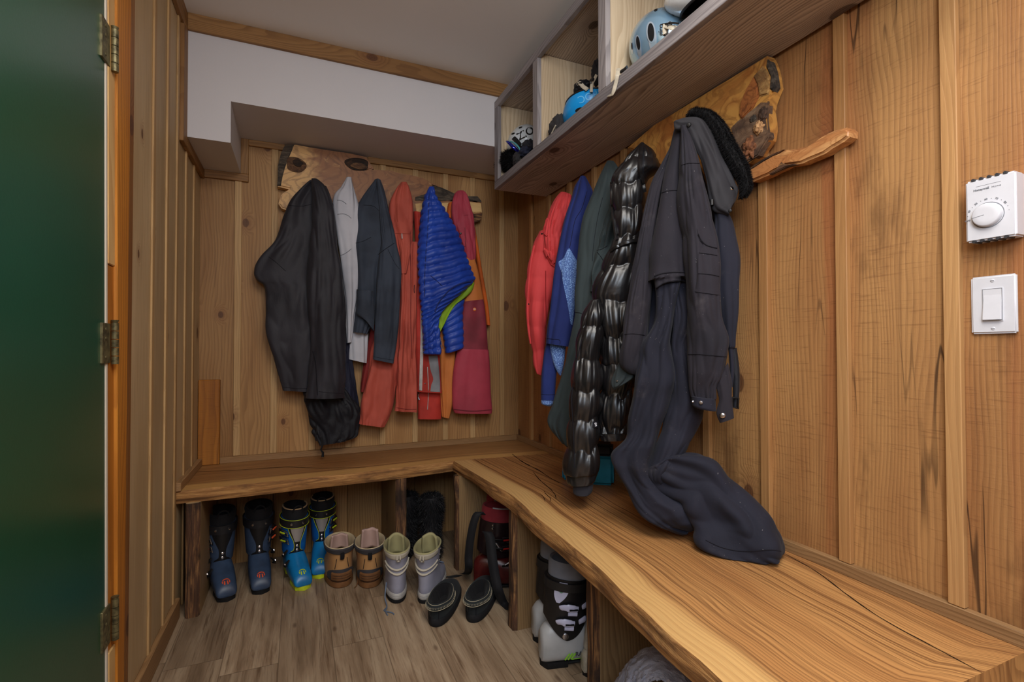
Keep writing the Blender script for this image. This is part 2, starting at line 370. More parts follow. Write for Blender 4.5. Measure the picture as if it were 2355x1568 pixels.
M['inkdark'] = plastic('dark_ink', (70, 72, 78), .6, .2, noise_amt=0)
def floor_mat():
    m, nt, b = newmat('vinyl_plank_floor'); geo = nd(nt, 'ShaderNodeTexCoord').outputs['Object']
    mp = nd(nt, 'ShaderNodeMapping'); nt.links.new(geo, mp.inputs['Vector']); mp.inputs['Location'].default_value = (.06, .3, 0)
    sx = nd(nt, 'ShaderNodeSeparateXYZ'); nt.links.new(mp.outputs[0], sx.inputs[0])
    W_, L_ = .182, 1.22
    row = mth(nt, 'FLOOR', mth(nt, 'DIVIDE', sx.outputs[0], W_))
    wn = nd(nt, 'ShaderNodeTexWhiteNoise', noise_dimensions='1D'); nt.links.new(row, wn.inputs['W'])
    yy = mth(nt, 'ADD', sx.outputs[1], mth(nt, 'MULTIPLY', wn.outputs['Value'], L_))
    seg = mth(nt, 'FLOOR', mth(nt, 'DIVIDE', yy, L_))
    cb = nd(nt, 'ShaderNodeCombineXYZ'); nt.links.new(row, cb.inputs[0]); nt.links.new(seg, cb.inputs[1])
    w2 = nd(nt, 'ShaderNodeTexWhiteNoise', noise_dimensions='2D'); nt.links.new(cb.outputs[0], w2.inputs['Vector'])
    fx = mth(nt, 'FRACT', mth(nt, 'DIVIDE', sx.outputs[0], W_)); fy = mth(nt, 'FRACT', mth(nt, 'DIVIDE', yy, L_))
    ex = mth(nt, 'MULTIPLY', mth(nt, 'MINIMUM', fx, mth(nt, 'SUBTRACT', 1, fx)), W_)
    ey = mth(nt, 'MULTIPLY', mth(nt, 'MINIMUM', fy, mth(nt, 'SUBTRACT', 1, fy)), L_)
    seam = maprange(nt, mth(nt, 'MINIMUM', ex, ey), .0022, .0008)
    off = nd(nt, 'ShaderNodeVectorMath', operation='SCALE'); nt.links.new(w2.outputs['Color'], off.inputs[0]); off.inputs['Scale'].default_value = 40
    ad = nd(nt, 'ShaderNodeVectorMath', operation='ADD'); nt.links.new(mp.outputs[0], ad.inputs[0]); nt.links.new(off.outputs[0], ad.inputs[1]); p = ad.outputs[0]
    n1 = noi(nt, vmul(nt, p, (16, 1.6, 1)), 1, 4, .6, .6); n2 = noi(nt, vmul(nt, p, (70, 3.5, 1)), 1, 4, .65, .3); n3 = noi(nt, vmul(nt, p, (380, 9, 1)), 1, 2, .6)
    c = ramp(nt, n1, [(.28, srgb(112, 92, 72)), (.48, srgb(150, 128, 104)), (.72, srgb(178, 158, 132))])
    c = mixc(nt, mth(nt, 'MULTIPLY', maprange(nt, n2, .5, .72), .75), c, srgb(92, 68, 48))
    c = mixc(nt, mth(nt, 'MULTIPLY', maprange(nt, n3, .5, .75), .35), c, srgb(84, 64, 48))
    vo = nd(nt, 'ShaderNodeTexVoronoi', voronoi_dimensions='2D'); vo.inputs['Scale'].default_value = 2.6; nt.links.new(vmul(nt, p, (1.5, .6, 1)), vo.inputs['Vector'])
    c = mixc(nt, mth(nt, 'MULTIPLY', maprange(nt, vo.outputs['Distance'], .045, .01), .6), c, srgb(80, 60, 46))
    hs = nd(nt, 'ShaderNodeHueSaturation'); nt.links.new(c, hs.inputs['Color']); nt.links.new(mth(nt, 'MULTIPLY_ADD', w2.outputs['Value'], .3, .82), hs.inputs['Value'])
    c = mixc(nt, mth(nt, 'MULTIPLY', seam, .4), hs.outputs[0], srgb(50, 38, 28))
    # trodden-in grit
    g = noi(nt, geo, 190, 2, .5); c = mixc(nt, mth(nt, 'MULTIPLY', maprange(nt, g, .755, .79), mth(nt, 'MULTIPLY', maprange(nt, noi(nt, geo, 3.5, 2, .5), .5, .62), .5)), c, srgb(186, 176, 160))
    nt.links.new(c, b.inputs['Base Color']); b.inputs['Roughness'].default_value = .42; b.inputs['Specular IOR Level'].default_value = .35
    bump(nt, b, mth(nt, 'SUBTRACT', n2, seam), .3, .0012); return m
M['floor'] = floor_mat()

# ------------------------------------------------------------------ setting
random.seed(4)
YN = -2.2; HC = 2.545
def quadbox(name, a, b, mat): return struct(MB().box(a, b, bev=0).build(name, mat, smooth=False))
quadbox('floor', (XL-.3, YN-.2, -.1), (XR+.2, YB+.2, 0), M['floor'])
quadbox('ceiling', (XL-.3, YN-.2, HC), (XR+.2, YB+.2, HC+.1), M['ceiling'])
def boards(mb, axis, fixed, edges, z0, z1, outward, th=.03):
    """vertical boards between consecutive edges; axis 0: along x at y=fixed, axis 1: along y at x=fixed"""
    for a, b in zip(edges, edges[1:]):
        lo, hi = sorted((a, b)); g = .0008
        if axis == 0: mb.box((lo+g, fixed, z0), (hi-g, fixed+th*outward, z1), 2, .0015)
        else: mb.box((fixed, lo+g, z0), (fixed+th*outward, hi-g, z1), 2, .0015)
def battens(mb, axis, fixed, spans, z0, z1, th, m=1):
    for lo, hi in spans:
        if axis == 0: mb.box((lo, fixed-th, z0), (hi, fixed, z1), 2, .0015, m=m)
        else: mb.box((fixed, lo, z0), (fixed+th, hi, z1), 2, .0015, m=m)
# right wall
rb = [1.086+.234*k for k in range(-14, 8)]
mb = MB(); boards(mb, 1, XR, [YN]+[y-.016 for y in rb if y-.016 > YN]+[YB+.05], 0, HC, 1)
battens(mb, 1, XR-.016, [(y-.030, y) for y in rb if y < YB-.01], ZB+.033, HC, .016)
mb.box((XR+.03, YN, 0), (XR+.05, YB+.1, HC), 2, 0)
struct(mb.build('wall_right', None, smooth=False, mats=[M['wall_right'], M['batten']]))
# left wall beyond the door
mb = MB(); lb = [2.028, 2.221, 2.385, 2.56, 2.738]
boards(mb, 1, XL, [1.79]+lb+[YB+.05], 0, HC, -1)
battens(mb, 1, XL, [(y-.014, y+.014) for y in lb], 0, HC, .007)
wy0, wy1, wz0, wz1 = -1.5, -.2, 1.02, 2.22
for y0, y1, z0, z1 in ((YN, wy0, 0, HC), (wy0, wy1, 0, wz0), (wy0, wy1, wz1, HC), (wy1, .62, 0, HC)):
    k = max(1, round((y1-y0)/.22)); boards(mb, 1, XL, [lerp(y0, y1, i/k) for i in range(k+1)], z0, z1, -1)
mb.box((XL-.05, 1.79, 0), (XL-.03, YB+.1, HC), 2, 0)
mb.box((XL-.03, .62, 2.14), (XL, 1.79, HC), 1, .001)
struct(mb.build('wall_left', None, smooth=False, mats=[M['wall_left'], M['batten_pale']]))
# back wall
xb = [P(u, 440, Y=YB-.01).x for u in (548, 632, 955.5, 1025, 1087, 1154)]
xb = xb[:2]+[lerp(xb[1], xb[2], k/4) for k in (1, 2, 3)]+xb[2:]
mb = MB(); boards(mb, 0, YB, [XL-.05]+xb+[XR+.05], 0, 2.3, 1)
battens(mb, 0, YB, [(x-.016, x+.016) for x in xb], ZB+.033, 2.25, .009)
mb.box((XL-.05, YB+.03, 0), (XR+.05, YB+.05, 2.3), 2, 0)
struct(mb.build('wall_back', None, smooth=False, mats=[M['wall_back'], M['batten_pale']]))
# wall behind the viewpoint, window in the left wall behind the viewpoint
quadbox('wall_front', (XL-.3, YN-.12, 0), (XR+.2, YN, HC), M['drywall'])
mb = MB()
for a, b in (((XL-.03, wy0, wz0), (XL+.01, wy0+.05, wz1)), ((XL-.03, wy1-.05, wz0), (XL+.01, wy1, wz1)), ((XL-.03, wy0, wz0), (XL+.01, wy1, wz0+.05)), ((XL-.03, wy0, wz1-.05), (XL+.01, wy1, wz1))): mb.box(a, b, 2, .004)
struct(mb.build('window_1', M['trim'], smooth=False))
# dropped bulkhead: L-shaped drywall box along the back wall
poly = [(XL, ZST), (XST, ZST), (XST, ZS), (XR, ZS), (XR, HC), (XL, HC)]
vs = [(x, YK, z) for x, z in poly]+[(x, YB+.02, z) for x, z in poly]; n = len(poly)
o = obj('wall_bulkhead', vs, [list(range(n)), list(range(n, 2*n))[::-1]]+[[i, i+n, (i+1) % n+n, (i+1) % n] for i in range(n)], M['drywall']); fix_normals(o); struct(o)
# trims
t = .018
def trim(name, a, b, mat='trim', grain=0, bev=.002): return struct(MB().box(a, b, grain, bev).build(name, M[mat], smooth=False))
trim('trim_1', (XL+t, YK-t, ZCT), (XR, YK, ZC+.006))
trim('trim_2', (XL, .6, 2.462), (XL+t, YK, HC), grain=1)
trim('trim_3', (XL, YK-.075, ZST-.045), (XL+t, YK, 2.462), grain=2)
trim('trim_4', (XL, YK, ZST-.045), (XL+t, YB, ZST), grain=1)
trim('trim_5', (XL+t, YB-t, ZST-.04), (XST+.036, YB, ZST))
trim('trim_6', (XST, YB-t, ZST), (XST+.036, YB, ZS), grain=2)
trim('trim_7', (XST+.036, YB-t, ZS-.032), (P(655, 340, Y=YB-t).x, YB, ZS))
trim('trim_8', (P(846, 370, Y=YB-t).x, YB-t, ZS-.034), (XR, YB, ZS))
trim('trim_9', (-.365, YB-t, ZB), (XR-t, YB, ZB+.032), 'trim_pale')
trim('trim_10', (XR-t, .4, ZB), (XR, YB, ZB+.032), 'trim_pale', 1)
trim('trim_11', (XL, 2.405, ZB+.0005), (XL+.022, YB-.035, ZB+.036), 'trim_pale', 1)
struct(MB().box((XL, 1.79, 0), (XL+.018, 2.43, .082), 1, .003).build('baseboard_left', M['trim_pale'], smooth=False))
o = MB().box((XL+.002, YB-.032, ZB+.001), (-.365, YB, .948), 2, .003).build('wood_offcut', M['block'], smooth=False)
tag(o, 'rough-sawn orange board offcut standing upright on the bench in the left corner', 'board')
# door frame; the jamb stands a little out of plumb
yu = lambda u, dx: P(u, 500, X=XL+dx).y
YC, YR_, YW = yu(271, .010), yu(250, .004), yu(243.5, .002)
def lean(o):
    for v in o.data.vertices: v.co.y += (1.35-v.co.z)*.035*(1 if v.co.y < YC+.04 else 0)
    return o
lean(trim('trim_12', (XL-.03, YC, 0), (XL+.010, 1.745, 2.2), 'casing', 2))
trim('trim_13', (XL-.03, 1.7455, 0), (XL+.008, 1.79, 2.2), 'casing_dark', 2)
lean(trim('trim_14', (XL-.05, YR_, 1.325), (XL+.005, YC, 2.2), 'raw', 2)); lean(trim('trim_15', (XL-.05, YR_, .30), (XL+.002, YC, 1.323), 'casing', 2))
lean(trim('trim_16', (XL-.05, YR_, 0), (XL+.005, YC, .298), 'raw', 2)); lean(trim('trim_17', (XL-.05, YW, 0), (XL+.003, YR_, 2.12), 'whitepaint', 2))
trim('trim_18', (XL-.05, .62, 2.12), (XL+.0, YC, 2.2), 'casing', 1)
trim('trim_19', (XL-.05, .62, 0), (XL+.01, .70, 2.1), 'casing', 2)
# green door with three brass hinges
dr = struct(lean(MB().box((XL-.045, .72, .012), (XL+.001, YW-.001, 2.095), 2, .003).build('door_1', M['door'], smooth=False)))
YH = yu(261, .008)
for z in (1.888, 1.117, .377):
    hg = lean(MB().box((XL-.002, yu(234, .004), z-.052), (XL+.0065, yu(252, .004), z+.052), 2, .001).build('hinge', M['brass'], dr))
    mb = MB()
    for k in range(5): mb.tube([(XL+.012, YH, z-.055+.0222*k), (XL+.012, YH, z-.055+.0222*k+.0205)], .0085, 12)
    mb.tube([(XL+.012, YH, z+.054), (XL+.012, YH, z+.062)], [.006, .009], 12)
    lean(mb.build('hinge_pin', M['brass'], hg))
    mb = MB()
    for dz in (-.036, .012, .036): mb.disc((XL+.0065, yu(243, .005), z+dz), (1, 0, 0), .0045, .0015)
    lean(mb.build('screw', M['brass'], hg))

# ------------------------------------------------------------------ benches
def slab(name, outer, inner, lowfront, z1, z0, mat, barkmat, parent, along):
    """outer: back edge points, inner: top front edge points, lowfront: bottom front edge points (same count)"""
    n = len(outer); K = 10; mb = MB(); rows = []; gcs = []; acc = 0
    for i in range(n):
        if i: acc += (Vector(inner[i])-Vector(inner[i-1])).length
        row = []
        for k in range(K+1):
            q = Vector(inner[i]).lerp(Vector(outer[i]), k/K); row.append(Vector((q.x, q.y, z1)))
            gcs.append((acc, 10+(Vector(inner[i])-q).length, 3))
        rows.append(row)
    mb.grid(rows); mb.gc = list(gcs)
    g2 = []
    rows2 = []
    acc = 0
    for i in range(n):
        if i: acc += (Vector(inner[i])-Vector(inner[i-1])).length
        a, b = Vector((*lowfront[i], z0)), Vector((*outer[i], z0)); rows2.append([a, b]); g2 += [(acc, 10.2, 8), (acc, 10.2+(a-b).length, 8)]
    mb.grid(rows2); mb.gc += g2[:] if len(mb.gc) < len(mb.v) else []
    mb.gc = mb.gc[:len(gcs)]+g2
    for i in (0, n-1):                  # end grain
        e = [rows[i][k] for k in range(K+1)]+[rows2[i][1], rows2[i][0]]
        base = len(mb.v); mb.v += e; mb.f.append([base+j for j in range(len(e))]); mb.gc += [(v.z*3+4, 10.3+v.x*.3, v.x) for v in e]; mb.fm.append(0)
    ob = []
    for i in range(n): ob.append([Vector((*outer[i], z1)), Vector((*outer[i], z0))])
    mb.grid(ob); mb.gc = mb.gc[:len(mb.v)-2*n]+[(k*.1, 10.4, 1) for k in range(2*n)]
    mb.rnd = [.5]*len(mb.v)
    s = mb.build('seat_slab', mat, parent, smooth=False)
    fr = MB(); rr = []; gg = []; acc = 0
    for i in range(n):
        if i: acc += (Vector(inner[i])-Vector(inner[i-1])).length
        a = Vector((*inner[i], z1)); b = Vector((*lowfront[i], z0)); out = (Vector(inner[i])-Vector(outer[i])).normalized()
        row = []
        for k in range(9):
            q = a.lerp(b, k/8); bul = math.sin(PI*k/8)*.006+(noise.noise(Vector((acc*9, k*.5, 3)))*.006 if 0 < k < 8 else 0)
            row.append(q+Vector((out.x, out.y, 0))*bul); gg.append((acc, k*.007, 2))
        rr.append(row)
    fr.grid(rr); fr.gc = gg; fr.rnd = [.5]*len(fr.v)
    fr.build('live_edge', barkmat, s, smooth=True, sharp=80)
    return s
def panel_part(mb_pts_fn): pass
bA = thing('live_edge_bench', 'live-edge wooden bench along the back wall under the row of six coats', 'bench', (.2, 2.65, 0))
NS = 40
tf = spline([(XL+.001, 2.4195), (-.2, 2.428), (0, 2.436), (.2, 2.44), (.4, 2.452), (.6, 2.475), (.742, 2.493), (.76, 2.495), (1.0, 2.48), (XR-.001, 2.452)], NS)
bf = [(x, y+.004*math.sin(x*9)) for x, y in tf]
slab('slab', [(x, YB-.001) for x, y in tf], tf, bf, ZB, ZB-.053, M['bench_back'], M['bark_soft'], bA, 0)
def support(parent, lo, hi, face, edge='bark'):
    """upright panel; face: axis direction ('-y' or '-x') of its bark-covered live edge"""
    mb = MB(); lo, hi = Vector(lo), Vector(hi)
    d = .012
    if face == '-y': mb.box((lo.x, lo.y+d, lo.z), (hi.x, hi.y, hi.z), 2, .001)
    else: mb.box((lo.x+d, lo.y, lo.z), (hi.x, hi.y, hi.z), 2, .001)
    p = mb.build('support_panel', M['panel'], parent, smooth=False)
    rows = []; gg = []
    for i in range(25):
        z = lerp(lo.z, hi.z, i/24); row = []
        for k in range(9):
            s = k/8; b = .012+(noise.noise(Vector((z*7+lo.x*9, s*1.6, lo.y*3)))*.008 if 0 < k < 8 else -.011)+(.004 if 0 < k < 8 else 0)
            if face == '-y': row.append(Vector((lerp(lo.x, hi.x, s), lo.y+d-b, z)))
            else: row.append(Vector((lo.x+d-b, lerp(hi.y, lo.y, s), z)))
            gg.append((z, s*.06+lo.x, lo.y))
        rows.append(row)
    e = MB().grid(rows); e.gc = gg; e.build('bark_edge', M[edge], p, smooth=True, sharp=80)
    return p
support(bA, (-.425, 2.41, 0), (-.371, YB-.002, ZB-.053), '-y')
support(bA, (.44, 2.462, 0), (.494, YB-.002, ZB-.053), '-y')
# small dowel under the back bench
o = MB().tube([(-.36, YB-.05, 0), (-.36, YB-.05, ZB-.056)], .014, 14).build('wooden_dowel', M['trim_pale'])
tag(o, 'pale round dowel standing in the dark behind the leftmost ski boot', 'dowel')
bB = thing('live_edge_bench', 'long live-edge wooden bench along the right wall with the coverall lying on it', 'bench', (1.0, 1.5, 0))
Tz = lambda pts: [(1000+x/2.76, 1000+y/2.76) for x, y in pts]
top = Tz([(120, 165), (330, 290), (480, 375), (560, 440), (640, 520), (730, 590), (840, 680), (940, 760), (1050, 850), (1140, 940), (1220, 1030), (1330, 1110), (1400, 1190), (1520, 1300), (1640, 1400), (1750, 1480), (1810, 1568)])
low = Tz([(120, 235), (230, 290), (330, 370), (440, 470), (530, 545), (640, 640), (780, 745), (900, 860), (1000, 950), (1090, 1030), (1160, 1110), (1240, 1200), (1330, 1270), (1400, 1360), (1470, 1420), (1590, 1530)])
tp = [tuple(P(u, v, Z=ZB).xy) for u, v in top]; lp = [tuple(P(u, v, Z=ZB-.053).xy) for u, v in low]
def xat(pts, y):
    pts = sorted(pts, key=lambda p: p[1])
    if y <= pts[0][1]: return pts[0][0]
    for a, b in zip(pts, pts[1:]):
        if a[1] <= y <= b[1]: return lerp(a[0], b[0], (y-a[1])/(b[1]-a[1]))
    return pts[-1][0]
ys = [lerp(2.487, .49, i/79) for i in range(80)]
sm = lambda pts, y: sum(xat(pts, y+d) for d in (-.03, 0, .03))/3
bk = lambda y, x: lerp(2.487, 2.4525, (x-.74)/(XR-.74)) if y > 2.4 else y
inner = [(sm(tp, y)+(.05*sst(.55, .49, y)), y) for y in ys]; lowf = [(max(sm(lp, y), sm(tp, y)-.012)+(.05*sst(.55, .49, y)), y) for y in ys]
outer = [(XR-.001, y-.034*sst(2.0, 2.487, y)) for y in ys]
sB = slab('slab', outer, inner, lowf, ZB+.0008, ZB-.053, M['bench'], M['bark_soft'], bB, 1)
# drying cracks in the slab
mcrack = plastic('crack_shadow', (34, 20, 12), .9, .1, noise_amt=.3)
def crack(pts, wd, zz, parent):
    pp = spline([tuple(P(u, v, Z=zz)) for u, v in pts], 40); mb = MB(); rows = []
    for i, p in enumerate(pp):
        a, b = Vector(pp[max(0, i-1)]), Vector(pp[min(39, i+1)]); d = (b-a).normalized(); nn = Vector((-d.y, d.x, 0))
        ww = wd*(.25+.75*math.sin(PI*min(1, max(0, i/39)))**.6)*(.7+.6*noise.noise(Vector((i*.35, wd*1000, 0))))
        rows.append([Vector(p)+nn*ww+Vector((0, 0, .0008)), Vector(p)-nn*ww+Vector((0, 0, .0008))])
    mb.grid(rows).build('crack', mcrack, parent, smooth=False)
crack(Tz([(490, 120), (540, 160), (600, 195), (660, 225), (720, 265), (790, 305)]), .0045, ZB+.0008, sB)
crack(Tz([(625, 235), (660, 280), (705, 320), (740, 350), (765, 385), (768, 408)]), .003, ZB+.0008, sB)
crack(Tz([(690, 355), (715, 385), (735, 405), (730, 425)]), .002, ZB+.0008, sB)
crack(Tz([(665, 370), (690, 395), (700, 425)]), .0018, ZB+.0008, sB)
crack(Tz([(250, 150), (300, 185), (360, 215), (400, 230)]), .0012, ZB+.0008, sB)
T5b = lambda pts: [(1620+x/2.347, 900+y/2.347) for x, y in pts]
crack(T5b([(440, 880), (600, 970), (760, 1090), (900, 1190), (1050, 1280), (1200, 1360), (1500, 1520)]), .0022, ZB+.0008, sB)
crack([(400+x/2.944, 1040+y/2.944) for x, y in ((150, 132), (350, 125), (560, 112), (760, 100), (1000, 108), (1180, 104), (1300, 103))], .004, ZB, bA.children[0])
def rpanel(y0, y1, x0): support(bB, (x0, y0, 0), (XR-.001, y1, ZB-.053), '-x')
rpanel(2.385, 2.43, .727); rpanel(1.788, 1.848, .78); rpanel(1.365, 1.425, .882); rpanel(.62, .68, .86)
M_ = None
# ------------------------------------------------------------------ cubby shelf on the right wall
random.seed(11)
SY0, ZT = .41, 2.440
cs = thing('cubby_shelf', 'grey weathered wooden cubby shelf high on the right wall above the coats', 'shelf', (1.13, 1.45, ZSH))
xf = XSH+.021
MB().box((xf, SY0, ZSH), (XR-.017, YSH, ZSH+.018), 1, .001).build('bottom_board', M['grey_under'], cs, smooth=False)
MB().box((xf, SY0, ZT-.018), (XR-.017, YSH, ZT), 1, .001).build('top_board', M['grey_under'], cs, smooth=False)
div = [YSH, 2.012, 1.478, .945, SY0+.05]
MB().box((xf, YSH-.018, ZSH+.019), (XR-.017, YSH, ZT-.019), 2, .001).build('end_panel', M['ply'], cs, smooth=False)
MB().box((xf, SY0, ZSH+.019), (XR-.017, SY0+.018, ZT-.019), 2, .001).build('end_panel', M['ply'], cs, smooth=False)
for y in div[1:4]: MB().box((xf, y-.046, ZSH+.019), (XR-.017, y-.004, ZT-.019), 2, .001).build('divider', M['ply'], cs, smooth=False)
MB().box((XR-.022, SY0+.02, ZSH+.019), (XR-.017, YSH-.02, ZT-.019), 1, 0).build('back_panel', M['ply'], cs, smooth=False)
mb = MB(); mb.box((XSH, SY0, ZSH), (xf, YSH, ZSH+.043), 1, .0015); mb.box((XSH, SY0, ZT-.04), (xf, YSH, ZT), 1, .0015)
for y in div: mb.box((XSH+.0005, y-.048, ZSH+.0435), (xf, y, ZT-.0405), 2, .0015)
mb.build('face_frame', M['grey'], cs, smooth=False)
SF = ZSH+.0185                          # cubby floor

# ------------------------------------------------------------------ coat racks
def prism(name, px, mat, parent, plane, back, bev=.006, relief=0, zmax=None, m2=None, seg=2):
    """outline px (photo pixels) on plane ('X'|'Y', value), extruded back to value 'back'"""
    ax, val = plane; pts = [P(u, v, **{ax: val}) for u, v in px]
    if zmax: pts = [Vector((p.x, p.y, min(p.z, zmax))) for p in pts]
    i = 0 if ax == 'X' else 1; d = Vector((0, 0, 0)); d[i] = back-val; n = len(pts)
    bm = bmesh.new(); f = [bm.verts.new(p) for p in pts]; b = [bm.verts.new(p+d) for p in pts]
    ff = bm.faces.new(f); bm.faces.new(b[::-1])
    for k in range(n): bm.faces.new((f[k], b[k], b[(k+1) % n], f[(k+1) % n]))
    bmesh.ops.recalc_face_normals(bm, faces=bm.faces)
    if bev: bmesh.ops.bevel(bm, geom=[e for e in ff.edges], offset=bev, segments=seg, affect='EDGES')
    me = bpy.data.meshes.new(name); bm.to_mesh(me); bm.free(); me.materials.append(mat)
    a = me.attributes.new('gc', 'FLOAT_VECTOR', 'POINT')
    a.data.foreach_set('vector', [c for v in me.vertices for c in ((v.co.x, v.co.y, v.co.z) if i == 1 else (v.co.y, v.co.x, v.co.z))])
    o = bpy.data.objects.new(name, me); COL.objects.link(o)
    if parent: attach(o, parent)
    return o
def lump(name, c, r, mat, parent, sq=(1, 1, 1), amp=.3, fr=2.5, seed=0, sub=4, p=1):
    bm = bmesh.new(); bmesh.ops.create_icosphere(bm, subdivisions=sub, radius=1)
    for v in bm.verts:
        n = v.co.copy(); k = 1+amp*noise.fractal(n*fr+Vector((seed, seed*2.3, 1)), 1, 2, 3)
        v.co = Vector((c[0]+n.x*r*sq[0]*k, c[1]+n.y*r*sq[1]*k, c[2]+n.z*r*sq[2]*k))
    me = bpy.data.meshes.new(name); bm.to_mesh(me); bm.free(); me.materials.append(mat)
    me.polygons.foreach_set('use_smooth', [True]*len(me.polygons))
    a = me.attributes.new('gc', 'FLOAT_VECTOR', 'POINT'); a.data.foreach_set('vector', [x for v in me.vertices for x in v.co])
    o = bpy.data.objects.new(name, me); COL.objects.link(o)
    if parent is not None: attach(o, parent)
    return o
rackY = YB-.062
rk = thing('coat_rack', 'long live-edge slab coat rack on the back wall with knot holes', 'coat rack', (.45, YB-.01, 2.0))
sl = prism('rack_slab', [(665, 333), (681, 331.5), (716, 338), (768, 346), (808, 352), (843, 360), (860, 387), (855, 389), (900, 391), (914, 396), (947, 402), (973, 408), (994, 420), (1020, 432), (1046, 445), (1072, 450.5), (1098, 450.5), (1108, 462), (1110, 488), (1107, 506), (1088, 512), (1050, 508), (962, 506), (900, 512), (820, 520), (740, 515), (690, 500), (660, 482), (648, 479), (640, 468), (646, 448), (655, 440), (663, 436), (664, 434), (638, 428), (639, 420), (641, 374), (650, 348)], M['burl'], rk, ('Y', rackY), YB-.010, .008, zmax=2.197)
prism('bark_strip', [(654, 335), (676, 332.5), (671, 346), (660.6, 370.5), (655, 386), (650, 404), (646, 426), (637, 426), (638.5, 412), (639, 381), (646, 352)], M['bark_grey'], sl, ('Y', rackY-.006), rackY+.04, .004, zmax=2.197)
z8 = lambda pts: [(860+x/4.612, 380+y/4.612) for x, y in pts]
prism('bark_strip', z8([(430, 330), (560, 290), (620, 200), (740, 242), (860, 298), (990, 325), (1100, 325), (1142, 375), (1140, 398), (1000, 375), (830, 375), (700, 388), (560, 378), (430, 382)]), M['bark_grey'], sl, ('Y', rackY-.005), rackY+.04, .005)
prism('pale_strip', z8([(430, 400), (700, 392), (1000, 385), (1138, 400), (1148, 500), (1000, 515), (460, 575)]), M['raw'], sl, ('Y', rackY-.004), rackY+.02, .004)
prism('bark_strip', z8([(1000, 520), (1152, 508), (1140, 580), (1050, 612), (900, 600)]), M['bark'], sl, ('Y', rackY-.007), rackY+.04, .005)
def knot(u, v, ru, rv, mat, plane, parent, depth=.012):
    c = P(u, v, Y=plane); k = (c-EYE).dot(F)/FPX; rings = []
    for rr, dy in ((1.0, 0), (.92, -.005), (.78, -.004), (.6, depth*.4), (.3, depth)):
        rings.append([Vector((c.x+math.cos(a)*ru*k*rr*(1+.12*math.sin(3*a+u)), plane-.001+dy*.6 if dy < 0 else plane-.001-.002+dy*.0, c.z+math.sin(a)*rv*k*rr*(1+.1*math.sin(2*a+v)))) for a in [2*PI*i/24 for i in range(24)]])
    return MB().loft(rings, cap0=False).build('knot', mat, parent)
M['knot'] = bark('knot_hole', (150, 112, 74), (92, 62, 40), (30, 20, 14), along=(20, 40, 40))
M['knotdark'] = bark('knot_dark', (74, 48, 28), (44, 28, 18), (20, 13, 9), along=(20, 40, 40))
knot(680, 379, 21, 19, M['knot'], rackY, sl); knot(685, 375, 11, 8, M['knotdark'], rackY-.004, sl)
knot(822, 378, 26, 16, M['knotdark'], rackY, sl); knot(826, 382, 19, 7, M['knot'], rackY-.004, sl)
# hooks of the back rack
HOOKS = [(720, 415), (799, 410), (864, 413), (929, 423), (994, 432), (1055, 440)]
for u, v in HOOKS:
    p = P(u, v+7, Y=rackY-.03); MB().tube([(p.x, rackY+.012, p.z-.012), (p.x, rackY-.03, p.z-.012), (p.x, rackY-.05, p.z-.004), (p.x, rackY-.058, p.z+.002)], [.006, .006, .006, .008], 10).build('hook', M['black'], rk)
# right wall burl slab
z7 = lambda pts: [(1500+x/3.921, 120+y/3.921) for x, y in pts]
SX = XR-.052
rk2 = thing('coat_rack', 'yellow-brown burl slab coat rack under the cubby shelf on the right wall', 'coat rack', (XR-.02, 1.35, 1.8))
sl2 = prism('rack_slab', [(1440, 340)]+z7([(0, 650), (600, 290), (1025, 30), (1055, 80), (1085, 180), (1105, 310), (1080, 370), (1050, 450), (1035, 520), (1052, 620), (1055, 690), (1040, 790), (980, 870), (950, 930), (860, 1000), (790, 1030), (640, 1000), (500, 1100), (100, 1050), (0, 960), (-120, 900)]), M['burl2'], rk2, ('X', SX), XR-.0165, .006, zmax=1.9615)
prism('bark_strip', z7([(1030, 60), (1055, 85), (1085, 180), (1104, 310), (1080, 350), (1050, 330), (1060, 220), (1020, 130)]), M['bark_grey'], sl2, ('X', SX-.004), SX+.02, .004)
prism('heartwood', z7([(905, 220), (940, 300), (950, 400), (900, 500), (800, 605), (775, 560), (790, 450), (840, 330)]), burl('heartwood_red', (168, 104, 56), (142, 82, 44), (90, 48, 28), 2.4), sl2, ('X', SX-.007), SX+.02, .004)
prism('bark_pocket', z7([(905, 215), (990, 120), (1045, 190), (1060, 300), (1040, 380), (960, 400), (945, 300)]), bark('crumbly_bark', (212, 176, 112), (176, 132, 76), (110, 76, 44), along=(50, 60, 60)), sl2, ('X', SX-.005), SX+.02, .004)
prism('bark_pocket', z7([(700, 680), (770, 610), (900, 510), (980, 440), (1040, 440), (1030, 600), (1050, 760), (980, 870), (950, 930), (850, 990), (760, 900), (730, 780)]), bark('grey_pocket', (150, 124, 98), (112, 84, 62), (64, 46, 36), along=(18, 30, 30)), sl2, ('X', SX-.003), SX+.02, .004)
def xl(u, v, r, sq, mat, **k):
    c = P(*z7([(u, v)])[0], X=SX-.003); return lump('wood_lump', c, r, mat, sl2, sq, **k)
xl(965, 680, .019, (.55, .9, 1.0), bark('pale_lump', (226, 184, 134), (196, 148, 100), (130, 90, 58), along=(40, 60, 60)), amp=.35, seed=3)
xl(880, 860, .026, (.5, .9, 1.15), bark('rust_lump', (168, 110, 70), (128, 78, 46), (70, 42, 28), along=(40, 60, 60)), amp=.5, seed=5)
xl(1000, 560, .016, (.5, .8, 1.3), bark('dark_lump', (110, 78, 56), (76, 54, 40), (40, 28, 22), along=(40, 60, 60)), amp=.4, seed=8)
xl(910, 600, .012, (.4, 1.0, .8), M['bark_grey'], amp=.4, seed=9)
